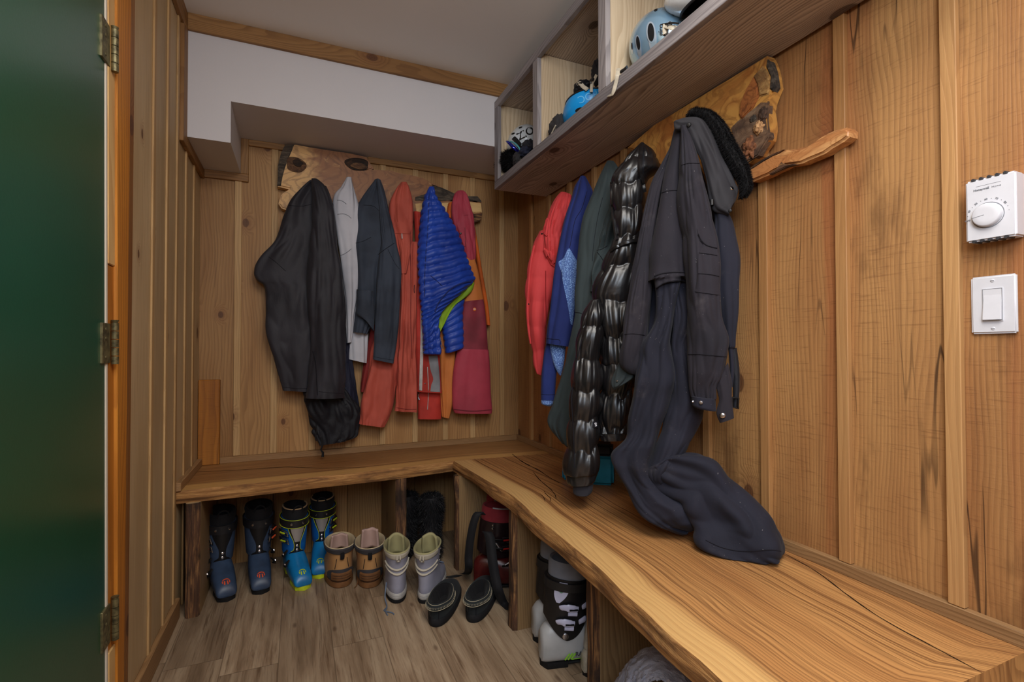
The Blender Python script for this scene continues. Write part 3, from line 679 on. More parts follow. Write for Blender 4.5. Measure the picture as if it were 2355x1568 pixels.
br = prism('driftwood_branch', z7([(800, 1110), (850, 1070), (930, 1000), (1080, 920), (1180, 880), (1300, 868), (1380, 850), (1440, 815), (1500, 770), (1570, 730), (1640, 700), (1740, 675), (1775, 700), (1770, 760), (1720, 800), (1620, 860), (1540, 915), (1480, 940), (1410, 968), (1340, 1000), (1270, 1012), (1200, 1020), (1150, 1050), (1100, 1070), (1040, 1105), (980, 1130), (900, 1165), (830, 1160)]), M['branch'], None, ('X', XR-.052), XR-.0165, .007, seg=3)
tag(br, 'orange driftwood branch fixed to the right wall beside the burl slab', 'branch')
mbk = prism('bark_edge', z7([(1160, 990), (1200, 1012), (1270, 1004), (1300, 1012), (1200, 1034), (1150, 1062), (1060, 1106), (1050, 1092), (1110, 1055)]), M['bark'], br, ('X', XR-.054), XR-.04, .002)
prism('bark_edge', z7([(850, 1068), (930, 1000), (1080, 915), (1180, 876), (1080, 940), (1000, 985), (900, 1050)]), M['bark'], br, ('X', XR-.054), XR-.04, .002)
knob = lambda: None

# ------------------------------------------------------------------ thermostat and light switch
def text(s, size, pos, right, up, mat, parent, name='lettering', ext=.0004, align='CENTER', spacing=1.0, wide=1.0, bold=0.0):
    c = bpy.data.curves.new('t', 'FONT'); c.body = s; c.size = size; c.align_x = align; c.align_y = 'CENTER'; c.extrude = ext; c.space_character = spacing; c.offset = bold; c.resolution_u = 3
    o = bpy.data.objects.new('t', c); COL.objects.link(o); bpy.context.view_layer.update()
    me = bpy.data.meshes.new_from_object(o.evaluated_get(bpy.context.evaluated_depsgraph_get()))
    bpy.data.objects.remove(o); bpy.data.curves.remove(c)
    rt = Vector(right).normalized(); u_ = Vector(up); u_ = (u_-rt*u_.dot(rt)).normalized(); nn = rt.cross(u_); pos = Vector(pos)
    for v in me.vertices: v.co = pos+rt*(v.co.x*wide)+u_*v.co.y+nn*v.co.z
    me.materials.clear(); me.materials.append(mat); me.name = name
    q = bpy.data.objects.new(name, me); COL.objects.link(q)
    if parent is not None: attach(q, parent)
    return q
XW = XR                                # face of the boards
XW_ = XR
def rbox(name, y0, y1, z0, z1, x0, x1, mat, parent, bev=.004, seg=3, taper=0):
    bm = bmesh.new(); bmesh.ops.create_cube(bm, size=1)
    for v in bm.verts:
        f = taper if v.co.x < 0 else 0
        v.co = Vector((lerp(x0, x1, v.co.x+.5), lerp(y0+f, y1-f, v.co.y+.5), lerp(z0+f, z1-f, v.co.z+.5)))
    bmesh.ops.bevel(bm, geom=bm.edges[:], offset=bev, segments=seg, affect='EDGES')
    me = bpy.data.meshes.new(name); bm.to_mesh(me); bm.free(); me.materials.append(mat)
    me.polygons.foreach_set('use_smooth', [True]*len(me.polygons)); me.set_sharp_from_angle(angle=math.radians(35))
    o = bpy.data.objects.new(name, me); COL.objects.link(o)
    if parent is not None: attach(o, parent)
    return o
RW = Vector((0, -1, 0)); UPV = Vector((0, 0, 1))
X0 = XR-.0005
tz0, tz1 = 1.3165, 1.4425; ty0, ty1 = .487, .566; tx = X0-.037
th = thing('thermostat', 'white dial thermostat on the right wall above the light switch', 'thermostat', (XR, .526, 1.38))
rbox('body', ty0, ty1, tz0, tz1, tx, X0, M['white'], th, .0035)
ventd = plastic('vent_dark', (52, 52, 56), .6)
for k in range(5):
    y = lerp(ty1-.013, ty0+.016, k/4)
    for z, s in ((tz0, 1), (tz1, -1)): MB().tube([(tx-.0004, y, z+.0002*s), (tx+.02, y-.003, z+.0002*s)], .0032, 10).build('vent_slot', ventd, th)

dc = Vector((tx, .530, 1.366)); mb = MB(); n = 48
mb.loft([[Vector((dc.x-h, dc.y+math.cos(2*PI*k/n)*r, dc.z+math.sin(2*PI*k/n)*r)) for k in range(n)] for h, r in ((-.001, .0235), (.006, .0232), (.0085, .0222), (.0095, .0205), (.0095, .012), (.0095, .002))])
dial = mb.build('dial', M['white'], th)
MB().tube([dc+Vector((-.0096, .0215, -.003)), dc+Vector((-.0096, .002, 0))], .0004, 6).build('pointer', M['ink'], dial)
mb = MB(); mb.tube([dc+Vector((.0002, math.cos(a)*.0252, math.sin(a)*.0252)) for a in [2*PI*k/40 for k in range(41)]], .0008, 6).build('dial_groove', M['ink'], th)
text('Honeywell', .0058, (tx-.0003, .5395, 1.4205), RW, UPV, M['ink'], th, bold=.0001); text('Home', .0058, (tx-.0003, .516, 1.4205), RW, UPV, M['ink'], th, bold=-.0002)
MB().tube([(tx-.0001, ty0+.022, 1.4275), (tx-.0001, ty1-.018, 1.4275)], .0003, 6).build('moulded_line', M['ink'], th)
for s, a in (('OFF', 188), ('40', 154), ('50', 124), ('60', 94), ('70', 64), ('80', 34)):
    a = math.radians(a); p = dc+Vector((-.0003, -math.cos(a)*.0325, math.sin(a)*.0325)); up = Vector((0, -math.cos(a), math.sin(a))) if s != 'OFF' else UPV
    rt = Vector((0, -math.sin(a), -math.cos(a))) if s != 'OFF' else RW
    text(s, .0052, p, rt, up, M['ink'], th)
mb = MB()
for a in (171, 139, 109, 79, 49, 19, 4): a = math.radians(a); mb.disc(dc+Vector((-.0001, -math.cos(a)*.0325, math.sin(a)*.0325)), (-1, 0, 0), .0007, .0003, 8)
mb.build('dial_mark', M['ink'], th)
sz0, sz1, sy0, sy1 = 1.1285, 1.2485, .4995, .574
sw = thing('light_switch', 'white rocker light switch plate on the right wall below the thermostat', 'light switch', (XR, .537, 1.19))
rbox('plate', sy0, sy1, sz0, sz1, X0-.0075, X0, M['white'], sw, .003, 3, .002)
yc, zc = (sy0+sy1)/2, (sz0+sz1)/2
fr = rbox('rocker_frame', yc-.0172, yc+.0172, zc-.0345, zc+.0345, X0-.0092, X0-.005, M['white'], sw, .0012, 2)
rk_ = rbox('rocker', yc-.0148, yc+.0148, zc-.0315, zc+.0315, X0-.0125, X0-.006, M['white'], fr, .0012, 2)
for v in rk_.data.vertices:
    if v.co.x < X0-.009: v.co.x += .0035*(v.co.z-zc)/.03+.001
mb = MB(); mb.tube([(X0-.0093, yc-.0152, zc+.032), (X0-.0093, yc-.0152, zc-.032), (X0-.0093, yc+.0152, zc-.032), (X0-.0093, yc+.0152, zc+.032), (X0-.0093, yc-.0152, zc+.032)], .0005, 6).build('rocker_gap', M['ink'], fr)
for z in (sz0+.0115, sz1-.0115):
    s = MB().disc((X0-.0075, yc, z), (-1, 0, 0), .0034, .0009).build('screw', M['white'], sw)
    MB().tube([(X0-.0088, yc-.003, z), (X0-.0088, yc+.003, z)], .0004, 6).build('slot', M['ink'], s)

# ------------------------------------------------------------------ garments
def fnoise(x, y, z): return noise.noise(Vector((x, y, z)))
BVH = {}
def garment(name, rows, mat, parent, plane, tf=.05, tb=.04, n=84, m=96, folds=(), clampY=None, clampX=None, puff=None, p=.85, hem=True, seed=0, gather=None, zmin=None):
    """closed cloth body lofted between left and right outline points, with folds as real relief.
       plane: a number (upright plane y=number) or (x, y) / list of (x, y) per row."""
    data = []
    for i, r in enumerate(rows):
        lc = plane if isinstance(plane, (tuple, float, int)) else plane[i]
        lc = (lc, 0) if isinstance(lc, (float, int)) else lc
        t1 = tf[i] if isinstance(tf, (list, tuple)) else tf; t2 = tb[i] if isinstance(tb, (list, tuple)) else tb
        data.append((*r[:4], lc[0], lc[1], t1, t2))
    rr = spline(data, m); yplane = isinstance(plane, (float, int)); rings = []; tlen = 0; prev = None
    for i, q in enumerate(rr):
        if yplane: L, Rr = P(q[0], q[1], Y=q[4]), P(q[2], q[3], Y=q[4]); nv = Vector((0, -1, 0))
        else: L, Rr = Pl(q[0], q[1], (q[4], q[5])), Pl(q[2], q[3], (q[4], q[5])); nv = Vector((-q[4], -q[5], 0)).normalized()
        c = (L+Rr)/2; ew = Rr-L; hw = ew.length/2; ewd = ew.normalized()
        if prev is not None: tlen += (c-prev).length
        prev = c; f = i/(m-1); t1 = min(max(q[6], .004), hw*.95+.006); t2 = min(max(q[7], .004), hw*.95+.006); ring = []
        for k in range(n):
            a = 2*PI*k/n; ca, sa = math.cos(a), math.sin(a)
            pos = c+ewd*(hw*spow(ca, p))+nv*((t1 if sa > 0 else t2)*spow(sa, p))
            o = (ewd*ca*.35+nv*sa).normalized(); d = 0
            for kind, amp, fs, ft in folds:
                if kind == 'v': d += amp*(math.sqrt(fnoise(ca*fs*.72+seed, sa*fs*.4, tlen*ft+seed*3)**2+.006)*2.6-.55)
                elif kind == 'r': d += amp*(.5-abs(fnoise(ca*fs+seed, sa*fs*.5, tlen*ft+seed*7))*2.4)
                elif kind == 'n': d += amp*fnoise(ca*fs+seed, sa*fs*.5, tlen*ft+seed*5)*1.6
                elif kind == 'd':               # diagonal drag creases
                    d += amp*(abs(fnoise(ca*fs*.5+tlen*ft+seed, sa*.5, tlen*ft*.6-ca*fs+seed*2))*2.2-.4)
            if puff:
                cnt, amp = puff[0], puff[1]; w_ = f*cnt+(puff[2]*fnoise(ca*2, sa, f*3) if len(puff) > 2 else 0)
                d += amp*(abs(math.sin(PI*w_))**.72-.55)+amp*.12*fnoise(ca*7, sa*4, w_*1.2+seed)*1.5
                if abs(math.sin(PI*w_)) < .5: d += amp*.16*fnoise(ca*18, sa*10, w_*2)
            d *= min(1, hw/.035)*(sst(0, .05, f)*.8+.2)
            pos = pos+o*d
            if clampY: pos.y = min(pos.y, clampY-.002*(1+ca))
            if clampX: pos.x = min(pos.x, clampX)
            if zmin is not None: pos.z = max(pos.z, zmin+.001*(1+sa))
            ring.append(pos)
        rings.append(ring)
    if hem:
        for sh, up in ((.93, 0), (.8, .012), (.7, .03)):
            b = rings[m-1]; c = sum(b, Vector())/n; rings.append([c+(v-c)*sh+Vector((0, 0, up)) for v in b])
    b = MB().loft(rings); o = b.build(name, mat, parent, smooth=True, sharp=75)
    BVH[o.name] = BVHTree.FromPolygons([v[:] for v in b.v], b.f)
    return o
def hit(objs, u, v, lift=.002, fallback=None):
    """where the sight line through photo pixel (u, v) meets a garment; lifted just off its surface"""
    best = None; D = ray(u, v).normalized()
    for o in (objs if isinstance(objs, (list, tuple)) else [objs]):
        h = BVH[o.name].ray_cast(EYE, D)
        if h[0] is not None and (best is None or h[3] < best[1]): best = (h[0]-D*lift, h[3], h[1] if h[1].dot(D) < 0 else -h[1])
    if best is None: return (fallback, None) if fallback is not None else (None, None)
    return best[0], best[2]
def seam(name, objs, px, mat, parent, r=.0018, lift=.0012, n=40, flat=1.0):
    pts = [hit(objs, q[0], q[1], lift)[0] for q in spline(px, n)]; pts = [q for q in pts if q is not None]
    if len(pts) < 3: return None
    if mat is C['thread']: r *= .6
    sm_ = [sum(pts[max(0, i-1):i+2], Vector())/len(pts[max(0, i-1):i+2]) for i in range(len(pts))]
    return MB().tube(sm_, r, 6, flat=flat).build(name, mat, parent)
def patch(name, objs, rows, mat, parent, lift=.003, nu=14, nv=18, thick=.003):
    """piece of cloth lying on a garment: rows of (left px, right px) laid onto its surface"""
    rr = spline(rows, nv); top = []; last = None
    for q in rr:
        row = []
        for k in range(nu):
            p_, _ = hit(objs, lerp(q[0], q[2], k/(nu-1)), lerp(q[1], q[3], k/(nu-1)), lift)
            if p_ is None: p_ = last
            last = p_; row.append(p_)
        top.append(row)
    if any(p_ is None for r_ in top for p_ in r_): 
        first = next((p_ for r_ in top for p_ in r_ if p_ is not None), None)
        if first is None: return None
        top = [[p_ or first for p_ in r_] for r_ in top]
    back = -(EYE-top[nv//2][nu//2]).normalized()*thick
    mb = MB(); mb.grid(top); n0 = len(mb.v); mb.grid([[p_+back for p_ in r_] for r_ in top])
    edge = [(0, k) for k in range(nu)]+[(j, nu-1) for j in range(1, nv)]+[(nv-1, k) for k in range(nu-2, -1, -1)]+[(j, 0) for j in range(nv-2, 0, -1)]
    for a, b in zip(edge, edge[1:]+edge[:1]): mb.f.append([a[0]*nu+a[1], b[0]*nu+b[1], n0+b[0]*nu+b[1], n0+a[0]*nu+a[1]]); mb.fm.append(0)
    o = mb.build(name, mat, parent, smooth=True, sharp=60)
    BVH[o.name] = BVHTree.FromPolygons([v[:] for v in mb.v], mb.f); return o
def button(name, objs, u, v, r, mat, parent, lift=.001, h=.003):
    p_, nn = hit(objs, u, v, lift)
    if p_ is None: return None
    return MB().disc(p_, nn, r, h, 16).build(name, mat, parent)
def fur(name, src, count, length, width, mat, parent, seed=1, lean=(0, 0, -.3), jitter=.6):
    """short hairs standing on a mesh as thin blades"""
    rnd = random.Random(seed); me = src.data; off = base_of(src); mb = MB()
    tris = []; acc = 0; cum = []
    me.calc_loop_triangles()
    for lt in me.loop_triangles: acc += lt.area; cum.append(acc); tris.append(lt)
    import bisect
    for _ in range(count):
        tI = tris[bisect.bisect(cum, rnd.random()*acc) % len(tris)]; a, b, c = [me.vertices[i].co for i in tI.vertices]
        r1, r2 = rnd.random(), rnd.random()
        if r1+r2 > 1: r1, r2 = 1-r1, 1-r2
        p_ = a+(b-a)*r1+(c-a)*r2+off
        d = (tI.normal+Vector([rnd.uniform(-jitter, jitter) for _ in range(3)])+Vector(lean)).normalized(); x = d.orthogonal().normalized(); x.rotate(Matrix.Rotation(rnd.uniform(0, 6.28), 3, d))
        L_ = length*rnd.uniform(.6, 1.2); n0 = len(mb.v); mid = p_+d*L_*.55+Vector(lean)*L_*.12
        mb.v += [p_-x*width, p_+x*width, mid+x*width*.7, mid-x*width*.7, p_+d*L_+Vector(lean)*L_*.35]; mb.f += [[n0, n0+1, n0+2, n0+3], [n0+3, n0+2, n0+4]]; mb.fm += [0, 0]; mb.gc += [(0, 0, 0)]*5; mb.rnd += [0]*5
    o = obj(name, mb.v, mb.f, mat, parent, False); return o

C = {}
C['jacket'] = cloth('black_nylon', (47, 46, 53), rough=.62, crumple=.5, cs=30, cd_=.005)
C['under'] = cloth('black_trouser', (22, 23, 30), rough=.6, crumple=.7, cs=34, cd_=.008)
C['navyunder'] = cloth('navy_trouser', (30, 32, 52), rough=.7, crumple=.6)
C['fleece'] = cloth('grey_fleece', (196, 197, 206), (178, 180, 190), rough=.9, crumple=.25, weave=600, wstr=.6)
C['slate'] = cloth('slate_softshell', (58, 66, 80), rough=.8, crumple=.25)
C['redpants'] = cloth('tomato_red_shell', (188, 86, 70), (168, 74, 60), rough=.7, crumple=.45, cs=26)
C['darkred'] = cloth('dark_red_shell', (128, 36, 34), rough=.7)
C['redjacket'] = cloth('brick_red_shell', (192, 58, 48), rough=.7, crumple=.5)
C['bluepuff'] = cloth('royal_blue_down', (34, 74, 180), (26, 58, 152), rough=.45, crumple=.5, cs=60, cd_=.004, stretch=(1, 1, 1), spec=.4)
C['lime'] = cloth('lime_lining', (150, 190, 40), rough=.6, crumple=.5, cs=50, stretch=(1, 1, 1))
C['crimson'] = cloth('crimson_shell', (176, 62, 80), (156, 54, 70), rough=.65, crumple=.4)
C['wine'] = cloth('wine_shell', (140, 50, 64), rough=.65, crumple=.3)
C['orange'] = cloth('orange_shell', (206, 124, 62), (190, 110, 54), rough=.7, crumple=.3)
C['orange2'] = cloth('deep_orange_shell', (214, 100, 32), rough=.7, crumple=.3)
C['greylin'] = cloth('grey_lining', (150, 152, 158), rough=.6, crumple=.6)
C['redpuff'] = cloth('red_jacket_cloth', (206, 66, 68), (190, 58, 60), rough=.75, crumple=.4, cs=24)
C['navy'] = cloth('navy_softshell', (38, 52, 116), (30, 42, 98), rough=.85, crumple=.25)
C['heather'] = cloth('blue_heather_knit', (84, 112, 178), (74, 100, 166), rough=.95, weave=500, wstr=.9, heather=.8, crumple=.2)
C['green'] = cloth('dark_green_coat', (50, 60, 62), (42, 50, 52), rough=.8, crumple=.3)
C['shiny'] = cloth('shiny_black_down', (26, 25, 27), (20, 19, 21), rough=.34, crumple=.4, cs=16, cd_=.006, weave=300, wstr=.02, sheen=0, spec=.55, coat=.1, stretch=(1, 1, .35))
C['cover'] = cloth('navy_black_canvas', (38, 35, 43), (30, 29, 37), rough=.85, crumple=.4, cs=30, dust=.22)
C['cover2'] = cloth('navy_black_canvas_leg', (32, 33, 46), (25, 27, 39), rough=.85, crumple=.4, cs=30, dust=.2)
C['collar'] = cloth('collar_nylon', (44, 43, 48), rough=.75, crumple=.4)
C['fur'] = plastic('black_fur', (17, 16, 18), .75, .2)
C['thread'] = plastic('dark_thread', (30, 29, 35), .85, .15)
C['silverzip'] = plastic('silver_tape', (196, 192, 190), .5, .4)
C['logo'] = plastic('orange_logo', (236, 120, 40), .5)

g4 = lambda L: [(550+a/2.24, 380+b/2.24, 550+c/2.24, 380+d_/2.24) for a, b, c, d_ in L]
q4 = lambda L: [(550+a/2.24, 380+b/2.24) for a, b in L]
WB = YB-.014
def hung(name, label, cat, u, v, y, group=None):
    p_ = P(u, v, Y=y); return thing(name, label, cat, (p_.x, y, p_.z), group)

# --- trousers behind the black jacket
tr = hung('snow_trousers', 'black snow trousers hanging lowest, behind the black jacket on the back wall', 'trousers', 760, 800, YB-.06)
a = garment('trouser_leg', g4([(440, 700, 560, 700), (470, 900, 575, 900), (480, 1050, 592, 1050), (470, 1200, 612, 1200), (460, 1310, 628, 1312)]), C['navyunder'], tr, YB-.055, .03, .03, folds=[('v', .012, 2.2, 3), ('d', .006, 4, 8)], clampY=WB, seed=2)
b = garment('trouser_leg', g4([(345, 900, 480, 900), (330, 1100, 520, 1100), (332, 1180, 555, 1170), (345, 1250, 600, 1240), (372, 1345, 618, 1320), (385, 1385, 612, 1390), (412, 1440, 560, 1415)]), C['under'], tr, YB-.085, .035, .03, folds=[('v', .012, 2.4, 4), ('d', .010, 4, 9)], clampY=WB, seed=4)
pts = [P(*q, Y=YB-.13) for q in q4([(395, 1330), (400, 1370), (392, 1400), (398, 1420)])]; MB().tube(pts, .003, 6).build('drawcord', M['blacksoft'], tr)
pts = [P(*q, Y=YB-.13) for q in q4([(425, 1400), (430, 1440), (420, 1465), (432, 1480), (430, 1502)])]; MB().tube(pts, [.004, .005, .004, .006, .007], 6).build('drawcord', M['blacksoft'], tr)

# --- black jacket
jk = hung('black_jacket', 'wide black nylon jacket hanging leftmost on the back wall rack', 'jacket', 720, 600, YB-.13)
body = garment('body', g4([(362, 78, 412, 76), (318, 122, 440, 110), (262, 178, 455, 170), (222, 250, 460, 250), (198, 340, 450, 340), (172, 398, 440, 400), (118, 462, 430, 470), (74, 540, 425, 560), (92, 590, 420, 610), (130, 625, 420, 640), (130, 720, 420, 720), (138, 845, 420, 845), (165, 930, 415, 930), (190, 1020, 410, 1020), (206, 1090, 400, 1090), (224, 1160, 390, 1165)]), C['jacket'], jk, YB-.10, [.01, .03, .04]+[.05]*13, .06, folds=[('v', .011, 1.5, 1.6), ('n', .022, 1.1, 2.2), ('d', .006, 2.4, 6)], clampY=WB, seed=1, m=130, n=100)
pan = garment('sleeve', g4([(372, 70, 404, 72), (374, 120, 440, 105), (376, 180, 466, 160), (374, 260, 486, 235), (372, 350, 493, 340), (370, 470, 511, 470), (370, 600, 530, 600), (368, 740, 545, 740), (366, 900, 550, 900), (362, 1040, 548, 1050), (360, 1130, 544, 1130), (360, 1198, 540, 1196)]), C['jacket'], jk, YB-.15, [.012, .03, .045]+[.055]*9, .06, folds=[('v', .008, 1.4, 1.2), ('d', .006, 2.2, 5), ('n', .014, 1.1, 2.4)], clampY=WB, seed=6, m=120)
seam('zip', [pan, body], q4([(378, 955), (392, 1010), (398, 1080), (403, 1185)]), C['thread'], jk, .004)
seam('seam', [body, pan], q4([(240, 205), (320, 210), (375, 200)]), C['thread'], jk, .0016)
seam('seam', [body], q4([(150, 470), (190, 500), (240, 545)]), C['thread'], jk, .0016)
seam('hem_stitch', [body], q4([(226, 1142), (300, 1150), (352, 1148)]), C['thread'], jk, .0014)
seam('hem_stitch', [pan], q4([(408, 1165), (470, 1172), (538, 1175)]), C['thread'], jk, .0014)
garment('collar', [(630+x0/6.533, 320+y0/6.533, 630+x1/6.533, 320+y1/6.533) for x0, y0, x1, y1 in ((690, 700, 790, 715), (740, 780, 840, 830), (800, 900, 880, 960), (850, 1020, 905, 1080))], C['jacket'], jk, YB-.11, .02, .02, n=40, m=30, clampY=WB)

# --- light grey fleece
fl = hung('fleece_jacket', 'light grey fleece jacket hanging between the black and the slate jacket', 'jacket', 810, 600, YB-.1)
c = garment('sleeve', g4([(560, 560, 612, 560), (562, 700, 650, 700), (568, 820, 660, 840), (570, 900, 660, 905), (570, 1000, 657, 1020)]), C['fleece'], fl, YB-.075, .03, .03, folds=[('v', .008, 1.8, 3)], clampY=WB, seed=9, n=60, m=50)
d = garment('body', g4([(552, 64, 580, 66), (528, 115, 596, 130), (494, 160, 612, 220), (486, 240, 616, 300), (498, 340, 612, 400), (512, 460, 610, 500), (524, 580, 608, 600), (536, 660, 604, 690), (546, 760, 592, 780), (553, 850, 584, 860), (556, 915, 576, 912)]), C['fleece'], fl, YB-.105, .045, .04, folds=[('v', .012, 1.6, 1.6), ('n', .01, 1.4, 3)], clampY=WB, seed=3, n=80)
M['greyseam'] = plastic('grey_seam', (150, 152, 160), .9, .1)
seam('seam', d, [(630+x/6.533, 320+y/6.533) for x, y in ((950, 915), (1020, 925), (1090, 975))], M['greyseam'], fl, .0018)
seam('seam', d, [(630+x/6.533, 320+y/6.533) for x, y in ((955, 1130), (1040, 1120), (1110, 1145), (1165, 1190))], M['greyseam'], fl, .0018)
seam('seam', d, q4([(505, 470), (545, 455), (578, 430)]), M['greyseam'], fl, .0018)
garment('hood', [(630+x0/6.533, 320+y0/6.533, 630+x1/6.533, 320+y1/6.533) for x0, y0, x1, y1 in ((985, 790, 1010, 800), (905, 870, 1000, 900), (890, 1000, 980, 1020), (905, 1090, 960, 1100))], C['fleece'], fl, YB-.085, .02, .02, n=40, m=30, clampY=WB)

# --- slate softshell
ss = hung('softshell_jacket', 'dark slate softshell jacket hanging beside the light grey fleece', 'jacket', 865, 600, YB-.13)
a1 = garment('body', g4([(700, 72, 728, 76), (682, 112, 742, 125), (640, 180, 762, 220), (612, 250, 775, 290), (604, 320, 785, 370), (592, 410, 770, 440), (600, 520, 730, 540), (604, 640, 720, 660), (592, 760, 705, 770), (585, 860, 665, 870)]), C['slate'], ss, YB-.12, [.012, .03]+[.045]*8, .045, folds=[('v', .014, 1.6, 1.6), ('n', .014, 1.3, 2)], clampY=WB, seed=12, n=90)
a2 = garment('sleeve', g4([(708, 70, 722, 74), (712, 130, 746, 150), (716, 220, 768, 240), (722, 330, 795, 350), (728, 400, 808, 420), (720, 470, 824, 490), (706, 600, 829, 600), (699, 750, 824, 750), (694, 880, 815, 900), (688, 1000, 795, 1022)]), C['slate'], ss, YB-.16, [.01, .02]+[.04]*8, .04, folds=[('v', .012, 1.5, 1.4), ('d', .004, 3, 6)], clampY=WB, seed=14, n=80)
a3 = garment('collar', g4([(655, 150, 672, 150), (622, 182, 650, 200), (612, 215, 632, 235)]), C['slate'], ss, YB-.10, .02, .02, n=40, m=20, clampY=WB)
garment('sleeve_cuff', g4([(604, 640, 690, 650), (606, 720, 694, 730), (604, 766, 692, 800), (640, 790, 690, 850)]), C['slate'], ss, YB-.165, .03, .03, n=60, m=40, clampY=WB, folds=[('v', .01, 1.5, 3)], seed=15)
seam('seam', [a1, a2], q4([(640, 205), (690, 210), (722, 235)]), C['thread'], ss, .0014)
seam('seam', [a1, a2], q4([(595, 402), (640, 390), (680, 370)]), C['thread'], ss, .0014)
seam('seam', [a1, a2], q4([(765, 430), (800, 500), (826, 535)]), C['thread'], ss, .0014)
seam('seam', [a1, a2], q4([(715, 460), (755, 430), (800, 400)]), C['thread'], ss, .0022)
seam('hem_stitch', a2, q4([(692, 985), (740, 995), (795, 1003)]), C['thread'], ss, .0012)

# --- dark red garment behind, red bib pants
dk = hung('dark_red_trousers', 'dark red trousers mostly hidden behind the red snow overalls', 'trousers', 840, 800, YB-.05)
garment('trouser_leg', g4([(680, 820, 790, 820), (665, 930, 780, 930), (640, 1040, 760, 1040), (624, 1165, 700, 1170)]), C['darkred'], dk, YB-.05, .025, .025, folds=[('v', .01, 1.8, 3)], clampY=WB, n=60, m=50)
rp = hung('snow_overalls', 'tomato red snow overalls with a zipped bib flap on the back wall', 'overalls', 925, 700, YB-.11)
l1 = garment('trouser_leg', g4([(790, 620, 850, 620), (750, 740, 850, 740), (715, 850, 840, 850), (690, 950, 830, 950), (665, 1060, 822, 1060), (645, 1160, 808, 1160), (634, 1260, 785, 1270), (628, 1332, 745, 1346)]), C['redpants'], rp, YB-.085, .035, .035, folds=[('v', .014, 1.7, 2), ('d', .007, 3, 7)], clampY=WB, seed=21)
l2 = garment('trouser_leg', g4([(828, 400, 925, 400), (826, 520, 922, 520), (828, 680, 918, 680), (824, 850, 910, 850), (815, 1000, 908, 1000), (808, 1150, 914, 1150), (806, 1264, 916, 1270)]), C['redpants'], rp, YB-.12, .04, .035, folds=[('v', .016, 1.8, 1.2), ('d', .006, 3, 6)], clampY=WB, seed=22)
bb = garment('bib', g4([(832, 90, 864, 92), (812, 125, 880, 130), (792, 175, 894, 180), (786, 230, 897, 240), (788, 300, 896, 300), (800, 345, 893, 350), (812, 400, 890, 420), (824, 470, 880, 480), (832, 560, 862, 560)]), C['redpants'], rp, YB-.145, .035, .04, folds=[('v', .014, 1.7, 2), ('d', .004, 3, 6)], clampY=WB, seed=23)
fp = patch('pocket_flap', [bb], g4([(790, 292, 894, 292), (798, 320, 890, 322), (804, 350, 884, 353)]), C['redpants'], rp, .004)
seam('zip_pull', [bb, fp, l2], q4([(838, 350), (839, 365), (840, 380)]), C['silverzip'], rp, .003, .006, n=8)
seam('zip', [l2], q4([(903, 615), (901, 640), (903, 658)]), C['thread'], rp, .003)
seam('seam', [l2], q4([(880, 400), (885, 600), (884, 800), (890, 1000)]), C['darkred'], rp, .002)
seam('hem_stitch', [l2], q4([(810, 1248), (860, 1256), (914, 1256)]), C['darkred'], rp, .0014)

# --- red jacket with silver zip tape, behind blue puffer
rj = hung('red_ski_jacket', 'red ski jacket with silver zip tape and grey lining behind the blue puffer', 'jacket', 985, 850, YB-.08)
r1 = garment('body', g4([(896, 240, 940, 250), (906, 400, 960, 400), (905, 600, 975, 600), (906, 800, 1000, 800), (908, 1000, 1030, 1000), (908, 1110, 1036, 1110), (912, 1165, 1040, 1172)]), C['redjacket'], rj, YB-.095, .03, .03, folds=[('v', .012, 1.5, 2)], clampY=WB, seed=31)
r2 = garment('sleeve', g4([(925, 1050, 1010, 1050), (918, 1120, 1030, 1120), (918, 1200, 1036, 1190), (920, 1306, 1042, 1306)]), C['redjacket'], rj, YB-.06, .025, .02, folds=[('v', .01, 1.8, 3)], clampY=WB, seed=32, n=60, m=40)
patch('zip_tape', [r1], g4([(934, 740, 950, 740), (934, 900, 950, 900), (930, 1050, 946, 1050), (926, 1170, 942, 1172)]), C['silverzip'], rj, .004, nu=4, nv=24)
patch('lining', [r1], g4([(975, 980, 1022, 980), (985, 1050, 1030, 1050), (1000, 1100, 1034, 1100), (990, 1130, 1036, 1120), (985, 1165, 1036, 1168)]), C['greylin'], rj, .004)
seam('zip_pull', [r1, r2], q4([(930, 1165), (922, 1190), (930, 1210)]), M['steel'], rj, .0035, .006, n=8)
seam('drawcord', [r1, r2], q4([(970, 1035), (974, 1120), (974, 1200), (970, 1262)]), C['silverzip'], rj, .0022, .006, n=20)
button('snap', [r1], 957, 878, .004, M['steel'], rj) if False else button('snap', [r1], 977.7, 881.8, .004, M['steel'], rj)

# --- orange and crimson snow trousers
op = hung('orange_trousers', 'orange snow trousers hanging mostly behind the blue puffer and the crimson trousers', 'trousers', 1040, 800, YB-.07)
garment('trouser_leg', g4([(1040, 600, 1150, 600), (1035, 800, 1130, 800), (1032, 980, 1112, 980), (1036, 1120, 1104, 1120), (1040, 1220, 1098, 1220), (1046, 1296, 1080, 1302)]), C['orange'], op, YB-.058, .025, .025, folds=[('v', .01, 1.6, 2)], clampY=WB, seed=41, n=60)
garment('trouser_leg', g4([(1200, 320, 1214, 320), (1212, 420, 1232, 430), (1226, 520, 1248, 530), (1246, 640, 1268, 640), (1264, 740, 1284, 740), (1272, 822, 1292, 827)]), C['orange2'], op, YB-.05, .02, .02, clampY=WB, n=40, m=60)
garment('waistband', g4([(1078, 195, 1098, 190), (1070, 240, 1098, 240), (1076, 270, 1092, 275)]), C['orange2'], op, YB-.085, .02, .02, clampY=WB, n=40, m=20)
cp = hung('crimson_trousers', 'crimson snow trousers with an orange knee panel, rightmost on the back wall rack', 'trousers', 1075, 650, YB-.1)
